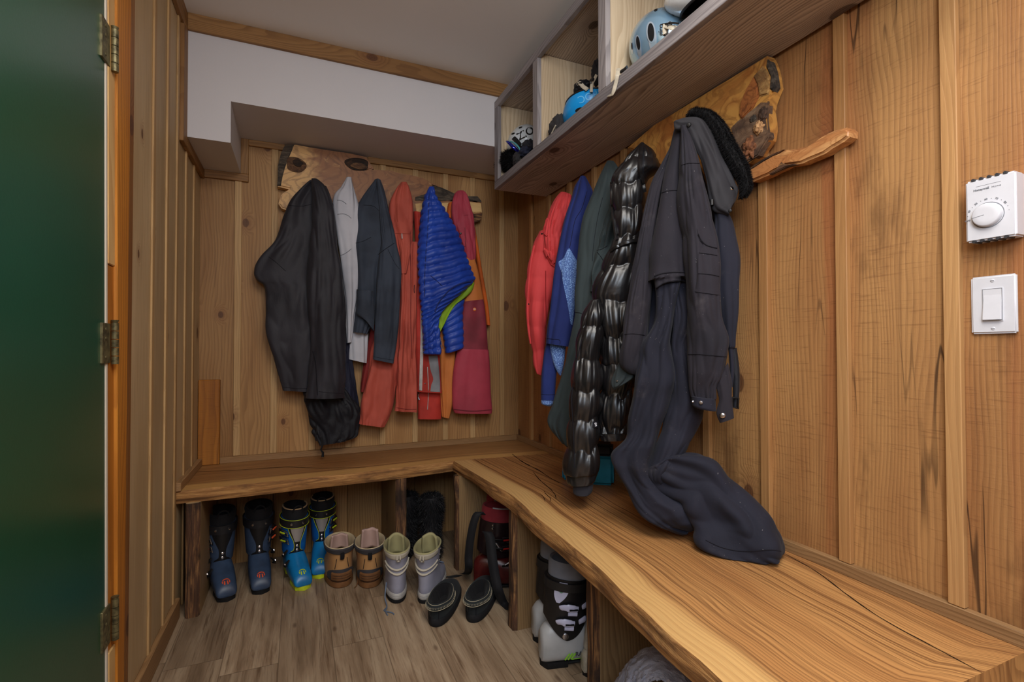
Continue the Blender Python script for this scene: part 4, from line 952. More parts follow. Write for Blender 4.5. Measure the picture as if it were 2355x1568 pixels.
k1 = garment('waist', g4([(1124, 132, 1156, 132), (1100, 172, 1178, 180), (1088, 240, 1194, 250), (1094, 300, 1204, 310), (1118, 360, 1208, 370), (1142, 420, 1210, 430), (1165, 492, 1212, 490)]), C['crimson'], cp, YB-.105, [.012, .03]+[.045]*5, .05, folds=[('v', .014, 1.8, 2.4), ('d', .005, 3, 7)], clampY=WB, seed=43)
k2 = garment('knee_panel', g4([(1120, 480, 1212, 484), (1140, 560, 1232, 565), (1150, 640, 1248, 645), (1150, 710, 1258, 698)]), C['orange'], cp, YB-.095, .04, .04, folds=[('n', .008, 1.3, 3)], clampY=WB, seed=44, hem=False)
k3 = garment('trouser_leg', g4([(1150, 704, 1256, 692), (1142, 760, 1264, 755), (1132, 850, 1274, 850), (1122, 950, 1284, 955)]), C['wine'], cp, YB-.10, .042, .042, folds=[('n', .008, 1.3, 3)], clampY=WB, seed=45, hem=False)
k4 = garment('trouser_cuff', g4([(1122, 945, 1284, 950), (1112, 1050, 1292, 1060), (1104, 1180, 1300, 1180), (1100, 1250, 1306, 1252), (1108, 1276, 1302, 1276)]), C['crimson'], cp, YB-.10, .043, .043, folds=[('n', .01, 1.3, 3), ('v', .006, 1.8, 2)], clampY=WB, seed=45)
lg = button('logo', [k3], 550+1213/2.24, 380+742/2.24, .0105, C['logo'], cp)
p_, nn = hit([k3], 550+1213/2.24, 380+742/2.24, .006); text('N', .014, p_, (1, 0, 0), UPV, M['white'], lg, bold=.0005)
button('snap', [k1], 860+920/4.612, 380+722/4.612, .006, M['black'], cp, h=.004)
seam('seam', [k1], [(860+x/4.612, 380+y/4.612) for x, y in ((900, 760), (940, 850), (975, 858))], C['wine'], cp, .002)
seam('seam', [k1], [(860+x/4.612, 380+y/4.612) for x, y in ((965, 660), (970, 760), (975, 858))], C['wine'], cp, .002)
patch('belt_loop', [k1], [(860+a_/4.612, 380+b_/4.612, 860+c_/4.612, 380+d_/4.612) for a_, b_, c_, d_ in ((945, 480, 985, 470), (950, 530, 1000, 525))], C['crimson'], cp, .004, nu=5, nv=6)
seam('hem_stitch', [k4], q4([(1104, 1256), (1200, 1266), (1304, 1258)]), C['wine'], cp, .003)

# --- blue puffer
bp = hung('blue_puffer', 'royal blue quilted puffer jacket with lime lining on the back wall rack', 'jacket', 1010, 600, YB-.15)
low_ = garment('sleeve', g4([(1000, 700, 1162, 640), (1030, 770, 1160, 680), (1045, 830, 1150, 770), (1056, 900, 1154, 870), (1066, 970, 1152, 942)]), C['bluepuff'], bp, YB-.12, .04, .035, puff=(9, .007), clampY=WB, n=70, m=80)
lin = garment('lining', g4([(1020, 640, 1206, 600), (1010, 690, 1190, 650), (1000, 750, 1150, 690), (1010, 820, 1110, 720), (1020, 880, 1060, 800)]), C['lime'], bp, YB-.145, .025, .03, folds=[('v', .01, 2, 4)], clampY=WB, n=60, m=50)
bo = garment('body', g4([(978, 112, 1004, 112), (960, 160, 1018, 165), (946, 225, 1052, 215), (936, 300, 1085, 275), (926, 380, 1118, 340), (921, 460, 1146, 410), (925, 540, 1176, 480), (931, 620, 1200, 540), (938, 690, 1214, 590), (946, 750, 1150, 655), (952, 810, 1062, 735), (957, 880, 1030, 800), (958, 930, 1040, 890), (960, 974, 1040, 975)]), C['bluepuff'], bp, YB-.175, [.012, .03]+[.05]*8+[.04]*4, .05, puff=(25, .011, .25), folds=[('n', .016, 1.2, 3)], clampY=WB, n=110, m=200, seed=51)
seam('hem_binding', [bo], [(860+x/4.612, 380+y/4.612) for x, y in ((1062, 1240), (980, 1238), (880, 1272), (800, 1325), (735, 1395), (680, 1470), (645, 1560))], C['navy'], bp, .004, .002)
seam('seam', [bo], [(860+x/4.612, 380+y/4.612) for x, y in ((585, 290), (580, 450), (570, 700), (550, 950), (540, 1150), (535, 1400))], C['navy'], bp, .0022)
seam('seam', [bo], [(860+x/4.612, 380+y/4.612) for x, y in ((600, 1170), (660, 1220), (725, 1280))], C['navy'], bp, .0018)
p0 = P(*q4([(1036, 885)])[0], Y=YB-.23); p1 = P(*q4([(1048, 945)])[0], Y=YB-.23); MB().tube([p0, p1], .003, 8).build('zip_pull', M['steel'], bp)
# ------------------------------------------------------------------ coats on the right wall
CW = XR-.019
z5 = lambda L: [(1180+a/1.65, 350+b/1.65, 1180+c/1.65, 350+d_/1.65) for a, b, c, d_ in L]
g6 = lambda L: [(1180+a/2.529, 400+b/2.529, 1180+c/2.529, 400+d_/2.529) for a, b, c, d_ in L]     # zoom [1180,400,1420,1020]
q6 = lambda L: [(1180+a/2.529, 400+b/2.529) for a, b in L]
g7 = lambda L: [(1290+a/2.703, 320+b/2.703, 1290+c/2.703, 320+d_/2.703) for a, b, c, d_ in L]     # zoom [1290,320,1560,900]
q7 = lambda L: [(1290+a/2.703, 320+b/2.703) for a, b in L]
g8 = lambda L: [(1400+a/2.8, 240+b/2.8, 1400+c/2.8, 240+d_/2.8) for a, b, c, d_ in L]             # zoom [1400,240,1760,800]
q8 = lambda L: [(1400+a/2.8, 240+b/2.8) for a, b in L]
g9 = lambda L: [(1280+a/3.015, 780+b/3.015, 1280+c/3.015, 780+d_/3.015) for a, b, c, d_ in L]     # zoom [1280,780,1820,1300]
q9 = lambda L: [(1280+a/3.015, 780+b/3.015) for a, b in L]
def hungR(name, label, cat, u, v, loc):
    p_ = Pl(u, v, loc); return thing(name, label, cat, p_)
# --- red insulated jacket
lr = (1.16, 2.04); rj2 = hungR('red_jacket', 'bright red insulated jacket, farthest into the corner on the right wall', 'jacket', 1260, 600, lr)
r_b = garment('body', g6([(150, 340, 260, 330), (118, 410, 270, 420), (98, 520, 262, 540), (85, 640, 240, 650), (82, 750, 215, 760), (82, 860, 200, 870), (92, 950, 196, 960), (105, 1040, 190, 1020), (118, 1110, 178, 1110), (135, 1160, 166, 1172)]), C['redpuff'], rj2, lr, .05, .05, folds=[('v', .010, 1.5, 2), ('n', .012, 1.3, 3)], clampX=CW, puff=(6, .007), seed=61)
r_h = garment('hood', g6([(276, 106, 318, 112), (240, 150, 338, 130), (215, 200, 335, 190), (195, 255, 320, 260), (180, 320, 300, 330), (178, 400, 285, 420), (185, 470, 270, 480), (215, 530, 250, 550)]), C['redpuff'], rj2, (1.14, 2.0), [.012, .03, .05, .055, .055, .05, .045, .03], .05, folds=[('v', .012, 2, 4), ('d', .008, 3, 9)], clampX=CW, seed=62)
for i, pts in enumerate(([(155, 265), (175, 300), (200, 262), (180, 330), (200, 360)], [(180, 430), (200, 480), (190, 440), (225, 500), (215, 450), (240, 520), (235, 470)])):
    seam('hood_ruffle', [r_h, r_b], q6(pts), C['redpuff'], rj2, .006, .004)
seam('placket', [r_b], q6([(125, 410), (102, 520), (90, 650), (84, 760), (88, 880), (104, 990), (112, 1040)]), C['redpuff'], rj2, .006, .003)
for u, v in ((102, 511), (75, 757), (168, 348)): button('snap', [r_b, r_h], *q6([(max(u, 90), v)])[0], .004, M['black'], rj2)
p0 = hit([r_b], *q6([(112, 1030)])[0], .008)[0]
if p0: MB().tube([p0, p0+Vector((0, 0, -.012)), p0+Vector((.002, 0, -.03))], [.004, .002, .004], 8).build('zip_pull', M['black'], rj2)
seam('seam', [r_b], q6([(190, 560), (190, 700), (192, 860), (188, 960)]), cloth('red_seam', (150, 30, 34)), rj2, .0022)

# --- navy and heather jacket
ln = (1.14, 1.87); nj = hungR('navy_jacket', 'navy blue jacket with heathered blue side panels on the right wall', 'jacket', 1310, 650, ln)
n_u = garment('sleeve', g6([(240, 850, 330, 850), (205, 950, 300, 960), (180, 1040, 262, 1050), (166, 1150, 256, 1150), (163, 1240, 250, 1240), (162, 1312, 246, 1312)]), C['navy'], nj, (1.16, 1.91), .035, .035, folds=[('v', .008, 1.6, 2)], clampX=CW, seed=71, n=60, m=60)
n_c = garment('sleeve_lining', g6([(165, 1305, 242, 1305), (166, 1335, 238, 1330), (200, 1350, 225, 1348)]), C['heather'], nj, (1.16, 1.91), .03, .03, clampX=CW, n=40, m=16)
n_p = garment('side_panel', g6([(210, 960, 330, 960), (215, 1010, 308, 1005), (228, 1080, 300, 1080), (250, 1140, 292, 1130), (272, 1172, 280, 1172)]), C['heather'], nj, (1.15, 1.885), .025, .03, clampX=CW, n=50, m=40)
n_b = garment('body', g6([(392, 14, 422, 16), (365, 70, 462, 75), (345, 140, 474, 120), (310, 240, 465, 200), (282, 350, 440, 330), (262, 450, 420, 450), (240, 580, 400, 600), (225, 700, 390, 720), (208, 820, 372, 840), (196, 910, 350, 920), (192, 985, 325, 1005)]), C['navy'], nj, ln, [.012, .03]+[.05]*9, .05, folds=[('v', .012, 1.5, 1.6), ('n', .010, 1.3, 2)], clampX=CW, seed=72)
patch('side_panel', [n_b], g6([(318, 436, 328, 432), (292, 490, 350, 470), (264, 514, 376, 520), (280, 570, 372, 600), (296, 660, 365, 680), (318, 760, 360, 760), (335, 870, 345, 880)]), C['heather'], nj, .002, nu=12, nv=30)
seam('seam', [n_b], q6([(192, 955), (230, 960), (270, 965), (272, 990)]), C['thread'], nj, .0014)
seam('seam', [n_b], q6([(430, 100), (400, 200), (360, 270), (335, 400), (328, 430)]), C['thread'], nj, .0016)
seam('hem_stitch', [n_u], q6([(164, 1280), (205, 1284), (246, 1282)]), C['thread'], nj, .0012)

# --- dark green coat
lg_ = (1.15, 1.66); gc_ = hungR('green_coat', 'long dark green coat hanging between the navy jacket and the shiny puffer', 'coat', 1340, 700, lg_)
g_b = garment('body', g7([(285, 138, 330, 140), (262, 190, 360, 180), (230, 270, 390, 260), (190, 370, 400, 360), (145, 480, 400, 480), (120, 590, 390, 600), (108, 700, 370, 720), (95, 850, 340, 860), (88, 980, 320, 1000), (80, 1100, 290, 1120), (62, 1200, 260, 1220), (30, 1340, 230, 1360), (0, 1480, 200, 1480)])+[(1270, 930, 1360, 940), (1263, 975, 1345, 1000), (1290, 1015, 1330, 1030)], C['green'], gc_, lg_, [.012, .03]+[.05]*14, .05, folds=[('v', .012, 1.5, 1.5), ('d', .005, 2.6, 6)], clampX=CW, seed=81, n=90, m=120)
g_s = garment('sleeve', g7([(330, 300, 420, 300), (280, 480, 420, 480), (225, 690, 400, 690), (195, 800, 360, 800), (185, 880, 340, 880), (190, 950, 320, 960)]), C['green'], gc_, (1.14, 1.60), .03, .03, folds=[('v', .012, 2.2, 5), ('d', .01, 3, 10)], clampX=CW, seed=82, n=70, m=60)
seam('seam', [g_b], q7([(260, 360), (230, 480), (205, 640), (195, 760)]), C['thread'], gc_, .0014)
seam('seam', [g_s, g_b], q7([(225, 690), (260, 680), (290, 660)]), C['thread'], gc_, .0016)
seam('seam', [g_s, g_b], q7([(225, 700), (255, 740), (275, 775)]), C['thread'], gc_, .0016)
seam('waist_seam', [g_b], q7([(85, 1075), (120, 1080), (150, 1095)]), C['thread'], gc_, .0016)

# --- shiny black puffer
lp_ = (1.12, 1.47); pj = hungR('black_puffer', 'shiny black hooded puffer jacket hanging beside the navy-black coverall', 'jacket', 1420, 650, lp_)
b_b = garment('body', g7([(330, 640, 490, 600), (290, 740, 500, 700), (240, 850, 500, 800), (205, 960, 460, 930), (200, 1040, 460, 1010), (225, 1130, 440, 1090), (250, 1220, 430, 1200), (250, 1310, 430, 1290), (248, 1400, 450, 1400)])+g9([(300, 170, 560, 160), (315, 250, 560, 230), (310, 330, 540, 320), (300, 400, 520, 400), (290, 520, 510, 520), (300, 610, 500, 600), (298, 655, 490, 650)]), C['shiny'], pj, lp_, .06, .06, puff=(6.2, .015, .3), folds=[('v', .006, 2.4, 5)], clampX=CW, seed=91, n=110, m=190)
garment('hem_band', g9([(296, 645, 488, 640), (300, 670, 485, 665), (305, 694, 480, 690)]), C['shiny'], pj, (1.115, 1.46), .05, .05, folds=[('v', .004, 5, 20)], clampX=CW, n=80, m=24)
b_h = garment('hood', g7([(494, 26, 516, 26), (440, 90, 560, 70), (380, 150, 600, 120), (335, 215, 600, 190), (315, 260, 540, 240), (318, 340, 520, 330), (325, 420, 515, 390), (328, 500, 510, 480), (332, 580, 505, 560), (320, 640, 492, 620), (306, 690, 480, 655)]), C['shiny'], pj, (1.12, 1.455), [.015, .03, .05, .06, .06, .065, .065, .065, .065, .055, .05], .06, puff=(4.4, .011, .25), folds=[('v', .006, 2.6, 5)], clampX=CW, seed=92, n=110, m=140)
b_s = garment('sleeve', g9([(238, -270, 300, -275), (190, -180, 322, -190), (162, -95, 324, -110), (150, -20, 318, -40), (140, 60, 300, 60), (125, 140, 302, 150), (122, 210, 306, 225), (105, 300, 310, 320), (98, 390, 312, 400), (100, 470, 306, 472), (88, 560, 296, 560), (80, 640, 292, 640), (74, 720, 292, 715), (66, 800, 290, 800), (60, 870, 288, 870), (62, 930, 284, 925)]), C['shiny'], pj, (1.07, 1.44), .055, .05, puff=(5.8, .013, .22), folds=[('v', .005, 2.6, 6)], clampX=CW, seed=93, n=90, m=150)
b_k = garment('sleeve_cuff', g9([(62, 922, 284, 915), (64, 950, 280, 948), (72, 985, 268, 982), (85, 1000, 255, 995)]), C['shiny'], pj, (1.07, 1.44), .045, .04, folds=[('v', .003, 5, 20)], clampX=CW, n=70, m=26)
garment('knit_cuff', g9([(112, 990, 254, 985), (114, 1030, 252, 1030), (116, 1062, 244, 1060), (140, 1076, 230, 1074)]), cloth('knit_cuff', (48, 48, 56), rough=.95, weave=350, wstr=1), pj, (1.07, 1.44), .03, .03, clampX=CW, n=60, m=30)
seam('seam', [b_s], q9([(185, -20), (150, 100), (130, 220), (105, 400), (112, 560), (118, 700), (125, 900)]), C['thread'], pj, .003)
seam('seam', [b_b], q7([(200, 1010), (240, 1130), (250, 1200)]), C['thread'], pj, .004, .003)
seam('piping', [b_h], q7([(315, 265), (318, 400), (335, 560), (350, 630)]), C['shiny'], pj, .006, .003)
seam('waist_cord', [b_b, b_h], q7([(310, 695), (350, 668), (420, 640), (490, 628)]), C['shiny'], pj, .008, .004)
seam('hood_edge', [b_h], q7([(508, 30), (495, 100), (492, 200), (505, 250), (518, 330)]), C['shiny'], pj, .009, .003)
patch('hood_opening', [b_h], g7([(500, 60, 512, 60), (494, 120, 520, 120), (498, 180, 516, 190), (508, 220, 514, 230)]), C['under'], pj, .003, nu=5, nv=16)
lp2 = patch('logo_patch', [b_s, b_b], g9([(249, 570, 294, 568), (249, 612, 294, 612)]), C['thread'], pj, .006, nu=5, nv=5)
p_, nn = hit([lp2], *q9([(271, 592)])[0], .002)
if p_: text('S', .017, p_, R, UPV, M['white'], lp2, wide=1.15, bold=.0006)

# --- navy-black coverall with fur collar
lc = (1.10, 1.19); cv = thing('coverall', 'navy-black canvas coverall with a black fur collar, its legs lying on the bench', 'coverall', (1.11, 1.19, ZB))
s_b = garment('back_sleeve', g8([(620, 600, 720, 640), (680, 720, 790, 740), (680, 860, 822, 880), (690, 1000, 840, 1000), (700, 1150, 832, 1150), (720, 1300, 828, 1330), (740, 1450, 815, 1480), (760, 1560, 812, 1565)])+g9([(1190, 60, 1225, 60), (1200, 200, 1232, 210), (1195, 330, 1222, 330)]), C['cover2'], cv, (1.14, 1.13), .05, .045, folds=[('v', .012, 1.6, 1.8)], clampX=CW, seed=101)
stp = garment('strap', g9([(1205, 60, 1250, 60), (1215, 180, 1268, 200), (1222, 300, 1270, 320), (1222, 400, 1264, 420), (1222, 470, 1250, 482)]), C['under'], cv, (1.17, 1.12), .012, .012, clampX=CW, n=30, m=40)
mb = MB(); b0 = [Pl(u, v, (1.165, 1.10)) for u, v in q9([(1218, 404), (1262, 408), (1258, 480), (1216, 470), (1218, 404)])]; mb.tube(b0, .003, 8).build('buckle', M['black'], cv)
bk_ = garment('back_panel', g8([(425, 150, 500, 150), (360, 400, 600, 400), (285, 700, 690, 700), (255, 950, 740, 950), (240, 1200, 740, 1200), (225, 1450, 740, 1450)])+g9([(500, 100, 900, 100), (540, 250, 860, 250), (560, 330, 840, 330)]), C['cover2'], cv, (1.16, 1.23), .03, .04, folds=[('n', .01, 1.2, 2)], clampX=CW, seed=120)
t_o = garment('torso', g8([(432, 130, 470, 130), (412, 220, 480, 220), (385, 330, 476, 340), (345, 470, 474, 470), (320, 600, 476, 600), (298, 740, 486, 760), (284, 880, 494, 900), (278, 980, 498, 1000), (284, 1070, 498, 1070), (280, 1140, 500, 1120)]), C['cover'], cv, (1.09, 1.20), [.02, .03, .04]+[.055]*7, .06, folds=[('v', .009, 1.4, 1.8), ('n', .014, 1.1, 3)], clampX=CW, seed=102)
s_l = garment('left_sleeve', g8([(430, 140, 452, 140), (395, 270, 430, 270), (330, 400, 385, 400), (275, 500, 350, 520), (240, 640, 320, 650), (205, 790, 300, 800), (178, 960, 282, 960), (150, 1110, 278, 1110), (122, 1260, 275, 1260), (102, 1400, 262, 1400), (92, 1500, 250, 1500)])+g9([(450, 60, 620, 60), (448, 130, 605, 140), (460, 195, 580, 210), (500, 235, 555, 245)]), C['cover'], cv, (1.08, 1.24), [.012, .02, .03]+[.045]*12, .045, folds=[('v', .009, 1.4, 1.6), ('d', .006, 2.4, 6)], clampX=CW, seed=103, m=130)
cf = garment('sleeve_lining', g9([(430, 160, 540, 190), (400, 230, 540, 230), (380, 290, 525, 270), (385, 330, 470, 310), (400, 350, 430, 335)]), C['green'], cv, (1.09, 1.26), .025, .02, folds=[('v', .008, 2.5, 8)], clampX=CW, seed=104, n=60, m=40)
button('snap', [cf], *q9([(422, 291)])[0], .004, M['steel'], cv)
L1 = (1.10, 1.19); L2 = (1.12, 1.10)
rowsA = g8([(285, 1120, 470, 1110), (295, 1250, 450, 1240), (280, 1400, 425, 1400)])+g9([(590, 30, 800, 30), (575, 150, 800, 150), (545, 290, 800, 300), (530, 420, 765, 400), (500, 550, 735, 520), (480, 680, 700, 640), (390, 770, 668, 760), (385, 830, 655, 850), (430, 920, 660, 940), (500, 1030, 720, 1020), (555, 1130, 800, 1070), (615, 1205, 890, 1110), (700, 1260, 930, 1200), (800, 1318, 975, 1262), (880, 1345, 1000, 1278)])
A_ = garment('trouser_leg', rowsA, C['cover2'], cv, [L1]*14+[(1.10, 1.18)]*4, [.062]*12+[.06]*4+[.03, .02], .06, folds=[('v', .009, 1.1, 1.2), ('d', .007, 2.0, 6), ('n', .014, 1.0, 4)], clampX=CW, seed=105, n=110, m=170, zmin=ZB+.002)
rowsB = g8([(415, 1140, 510, 1120), (415, 1250, 540, 1240), (415, 1400, 600, 1400)])+g9([(795, 30, 930, 30), (800, 180, 950, 180), (800, 300, 985, 330), (790, 400, 1000, 460), (755, 500, 1000, 530), (730, 610, 965, 620), (690, 720, 930, 710), (655, 820, 880, 800), (638, 900, 835, 860), (650, 970, 790, 920), (690, 1008, 780, 960)])
B_ = garment('trouser_leg', rowsB, C['cover2'], cv, [(1.135, 1.19)]*9+[(1.125, 1.18), (1.12, 1.175), (1.11, 1.17), (1.105, 1.17), (1.105, 1.17)], .05, .06, folds=[('v', .008, 1.1, 1.3), ('n', .010, 1.0, 4), ('d', .006, 2.0, 6)], clampX=CW, seed=106, n=110, m=140)
rowsC = g9([(640, 880, 800, 790), (660, 980, 900, 792), (720, 1040, 1010, 812), (810, 1080, 1090, 855), (885, 1100, 1150, 920), (915, 1160, 1220, 1005), (950, 1230, 1300, 1095), (985, 1290, 1380, 1190), (985, 1345, 1440, 1260), (1010, 1400, 1490, 1340), (1090, 1450, 1540, 1400), (1220, 1500, 1575, 1465), (1350, 1522, 1578, 1500)])
locC = [(1.10, 1.17), (1.105, 1.165), (1.11, 1.155), (1.115, 1.14), (1.12, 1.125), (1.125, 1.11), (1.13, 1.095), (1.135, 1.08), (1.14, 1.065), (1.145, 1.05), (1.15, 1.035), (1.16, 1.02), (1.165, 1.01)]
C_ = garment('trouser_leg_end', rowsC, C['cover2'], cv, locC, [.05]*8+[.06]*4+[.045], .06, folds=[('d', .016, 1.4, 7), ('n', .022, 1.2, 5), ('v', .012, 1.3, 6)], clampX=CW-.002, seed=107, n=110, m=150, zmin=ZB+.002)
s_f = garment('right_sleeve', g8([(462, 140, 500, 150), (466, 250, 552, 250), (466, 350, 590, 370), (466, 470, 622, 490), (470, 600, 648, 600), (478, 740, 674, 740), (488, 880, 700, 900), (494, 1030, 722, 1050), (497, 1180, 732, 1200), (497, 1320, 748, 1380), (497, 1460, 792, 1500)])+g9([(903, 40, 1215, 60), (903, 150, 1192, 150), (910, 260, 1160, 260), (918, 340, 1118, 320), (938, 400, 1106, 410)]), C['cover'], cv, (1.075, 1.14), [.015, .03, .045]+[.055]*13, .05, folds=[('v', .008, 1.3, 1.4), ('n', .014, 1.1, 2.4), ('d', .006, 2.4, 7)], clampX=CW, seed=108, n=110, m=160)
s_c = garment('cuff_band', g9([(934, 392, 1104, 412), (936, 430, 1104, 455), (940, 455, 1106, 482), (960, 472, 1106, 496)]), C['cover2'], cv, (1.07, 1.13), .04, .04, clampX=CW, n=60, m=24)
s_t = garment('cuff_tab', g9([(1105, 300, 1190, 160), (1120, 380, 1215, 290), (1125, 430, 1216, 370), (1106, 500, 1218, 440), (1112, 540, 1226, 500), (1130, 580, 1230, 545)]), C['cover'], cv, (1.09, 1.105), .012, .015, clampX=CW, n=50, m=50, folds=[('n', .006, 1.4, 6)], seed=109)
button('snap', [s_t], *q9([(1151, 528)])[0], .0085, M['steel'], cv, h=.004)
button('snap', [s_c], *q9([(1002, 438)])[0], .006, M['steel'], cv, h=.004); button('snap', [s_c], *q9([(945, 432)])[0], .004, M['steel'], cv)
bl = garment('belt', g8([(276, 1165, 320, 1070), (277, 1120, 330, 1060), (300, 1085, 370, 1065)]), C['cover'], cv, (1.07, 1.185), .02, .02, n=30, m=10) if False else None
bp_ = patch('belt', [t_o, A_, B_], g8([(274, 1150, 280, 1225), (290, 1110, 300, 1190), (330, 1085, 345, 1160), (380, 1076, 390, 1146), (430, 1074, 440, 1140), (494, 1076, 494, 1144)]), C['cover'], cv, .012, nu=8, nv=28, thick=.008)
seam('belt_edge', [bp_], q8([(280, 1122), (300, 1104), (345, 1088), (390, 1082), (440, 1080), (490, 1082)]), C['thread'], cv, .003)
seam('belt_edge', [bp_], q8([(284, 1215), (305, 1184), (345, 1155), (390, 1141), (440, 1134), (490, 1138)]), C['thread'], cv, .003)
seam('seam', [t_o], q8([(325, 575), (390, 555), (468, 552)]), C['thread'], cv, .0016)
seam('seam', [s_f], q8([(468, 390), (520, 378), (585, 380)]), C['thread'], cv, .0016)
seam('seam', [s_f], q9([(910, 105), (1000, 105), (1190, 122)]), C['thread'], cv, .0018)
seam('seam', [s_l], q8([(100, 1480), (160, 1476), (235, 1486)]), C['thread'], cv, .0016)
pk = patch('sleeve_pocket', [s_f], g8([(570, 800, 672, 810), (585, 870, 690, 880), (610, 905, 705, 925), (580, 960, 708, 970), (574, 1090, 728, 1110), (555, 1205, 734, 1230)]), C['cover'], cv, .003, nu=12, nv=24)
seam('pocket_flap_edge', [pk], q8([(575, 830), (600, 880), (640, 910), (700, 925)]), C['thread'], cv, .0028)
seam('pocket_seam', [pk], q8([(580, 955), (640, 962), (700, 972)]), C['thread'], cv, .0016); seam('pocket_seam', [pk], q8([(575, 1088), (650, 1094), (726, 1110)]), C['thread'], cv, .0016)
seam('hem_stitch', [C_], q9([(1030, 1390), (1150, 1445), (1300, 1470), (1480, 1460), (1560, 1470)]), C['thread'], cv, .0016)
# collar flap and fur
co = garment('collar', g8([(418, 120, 440, 108), (432, 165, 520, 84), (505, 170, 600, 95), (540, 240, 650, 160), (580, 330, 700, 260), (610, 420, 740, 350), (635, 520, 785, 430), (660, 620, 820, 500), (685, 680, 842, 540), (740, 705, 825, 610), (770, 718, 800, 640)]), C['collar'], cv, (1.075, 1.155), [.012, .016]+[.02]*9, .02, folds=[('n', .010, 1.6, 5), ('v', .006, 1.6, 6)], clampX=CW, seed=111, n=80, m=110)
fu = garment('fur_collar', g8([(500, 80, 560, 30), (585, 95, 650, 45), (640, 150, 715, 95), (690, 240, 770, 170), (730, 320, 820, 265), (770, 390, 862, 340), (790, 430, 895, 410), (835, 500, 915, 490), (850, 570, 912, 550), (845, 605, 880, 590)]), C['fur'], cv, (1.10, 1.145), .035, .045, folds=[('n', .005, 2, 9)], clampX=CW, seed=112, n=60, m=90)
fur('fur_pile', fu, 14000, .0085, .0005, C['fur'], cv, 5, (0, 0, -.5), .4)
button('snap', [co], *q8([(516, 132)])[0], .0065, M['black'], cv, h=.004); e_ = button('eyelet', [co], *q8([(791, 541)])[0], .0062, M['chrome'], cv, h=.003)
button('eyelet_hole', [co], *q8([(791, 541)])[0], .003, M['black'], cv, lift=.004, h=.001); button('snap', [co], *q8([(782, 684)])[0], .005, M['black'], cv)
p_ = hit([co, t_o, s_f], *q8([(664, 632)])[0], .008)[0]
if p_: MB().tube([p_+Vector((0, 0, .008)), p_+Vector((0, 0, -.008))], .006, 10).build('cord_lock', M['black'], cv)

# ------------------------------------------------------------------ teal lunch bag on the bench
tb_ = thing('cooler_bag', 'small teal bag with a black top on the bench behind the puffer sleeve', 'bag', (1.18, 1.87, ZB))
def rbox2(name, c, sx, sy, z0, z1, rot, mat, parent, bev=.01):
    bm = bmesh.new(); bmesh.ops.create_cube(bm, size=1)
    for v in bm.verts:
        x, y = v.co.x*sx, v.co.y*sy; v.co = Vector((c[0]+x*math.cos(rot)-y*math.sin(rot), c[1]+x*math.sin(rot)+y*math.cos(rot), lerp(z0, z1, v.co.z+.5)))
    bmesh.ops.bevel(bm, geom=bm.edges[:], offset=bev, segments=3, affect='EDGES')
    me = bpy.data.meshes.new(name); bm.to_mesh(me); bm.free(); me.materials.append(mat); me.polygons.foreach_set('use_smooth', [True]*len(me.polygons))
    me.set_sharp_from_angle(angle=math.radians(50)); o = bpy.data.objects.new(name, me); COL.objects.link(o); attach(o, parent); return o
C['teal'] = cloth('teal_cloth', (22, 118, 138), rough=.6); C['cyanbag'] = cloth('cyan_cloth', (24, 150, 200), rough=.5)
rbox2('body', (1.182, 1.85), .175, .10, ZB+.0012, ZB+.125, -.65, C['teal'], tb_, .012)
rbox2('lid', (1.185, 1.84), .15, .095, ZB+.124, ZB+.175, -.65, C['under'], tb_, .012)
rbox2('side_pocket', (1.108, 1.940), .05, .05, ZB+.0012, ZB+.075, -.65, C['cyanbag'], tb_, .008)
# ------------------------------------------------------------------ footwear (built at the origin, toe towards -y)
def ring_xz(y, hw, z0, z1, n=32, p=.6):
    cz, hz = (z0+z1)/2, (z1-z0)/2
    return [Vector((hw*spow(math.cos(a), p if math.sin(a) < 0 else .85), y, cz+hz*spow(math.sin(a), p if math.sin(a) < 0 else .85))) for a in [2*PI*k/n for k in range(n)]]
def place(o, x, y, rz, s=1.0): o.location = (x, y, .0005); o.rotation_euler = (0, 0, rz); o.scale = (s, s, s)
def clone(o, label):
    r = o.copy(); COL.objects.link(r); r['label'] = label
    for ch in list(o.children):
        c = ch.copy(); COL.objects.link(c); c.parent = r
        for g in list(ch.children): d = g.copy(); COL.objects.link(d); d.parent = c
    return r
def cuffpt(k, z, ang, off=0):           # point on the cuff; ang 0 = +x side, -90 = front
    f = (z-.12)/.19; cy = lerp(.036, k['lean'], f); rx = lerp(.054, k['rx'], f)+off; ry = lerp(.076, k['ry'], f)+off
    a = math.radians(ang); return Vector((rx*math.cos(a), cy+ry*math.sin(a), z+ry*math.sin(a)*.10))
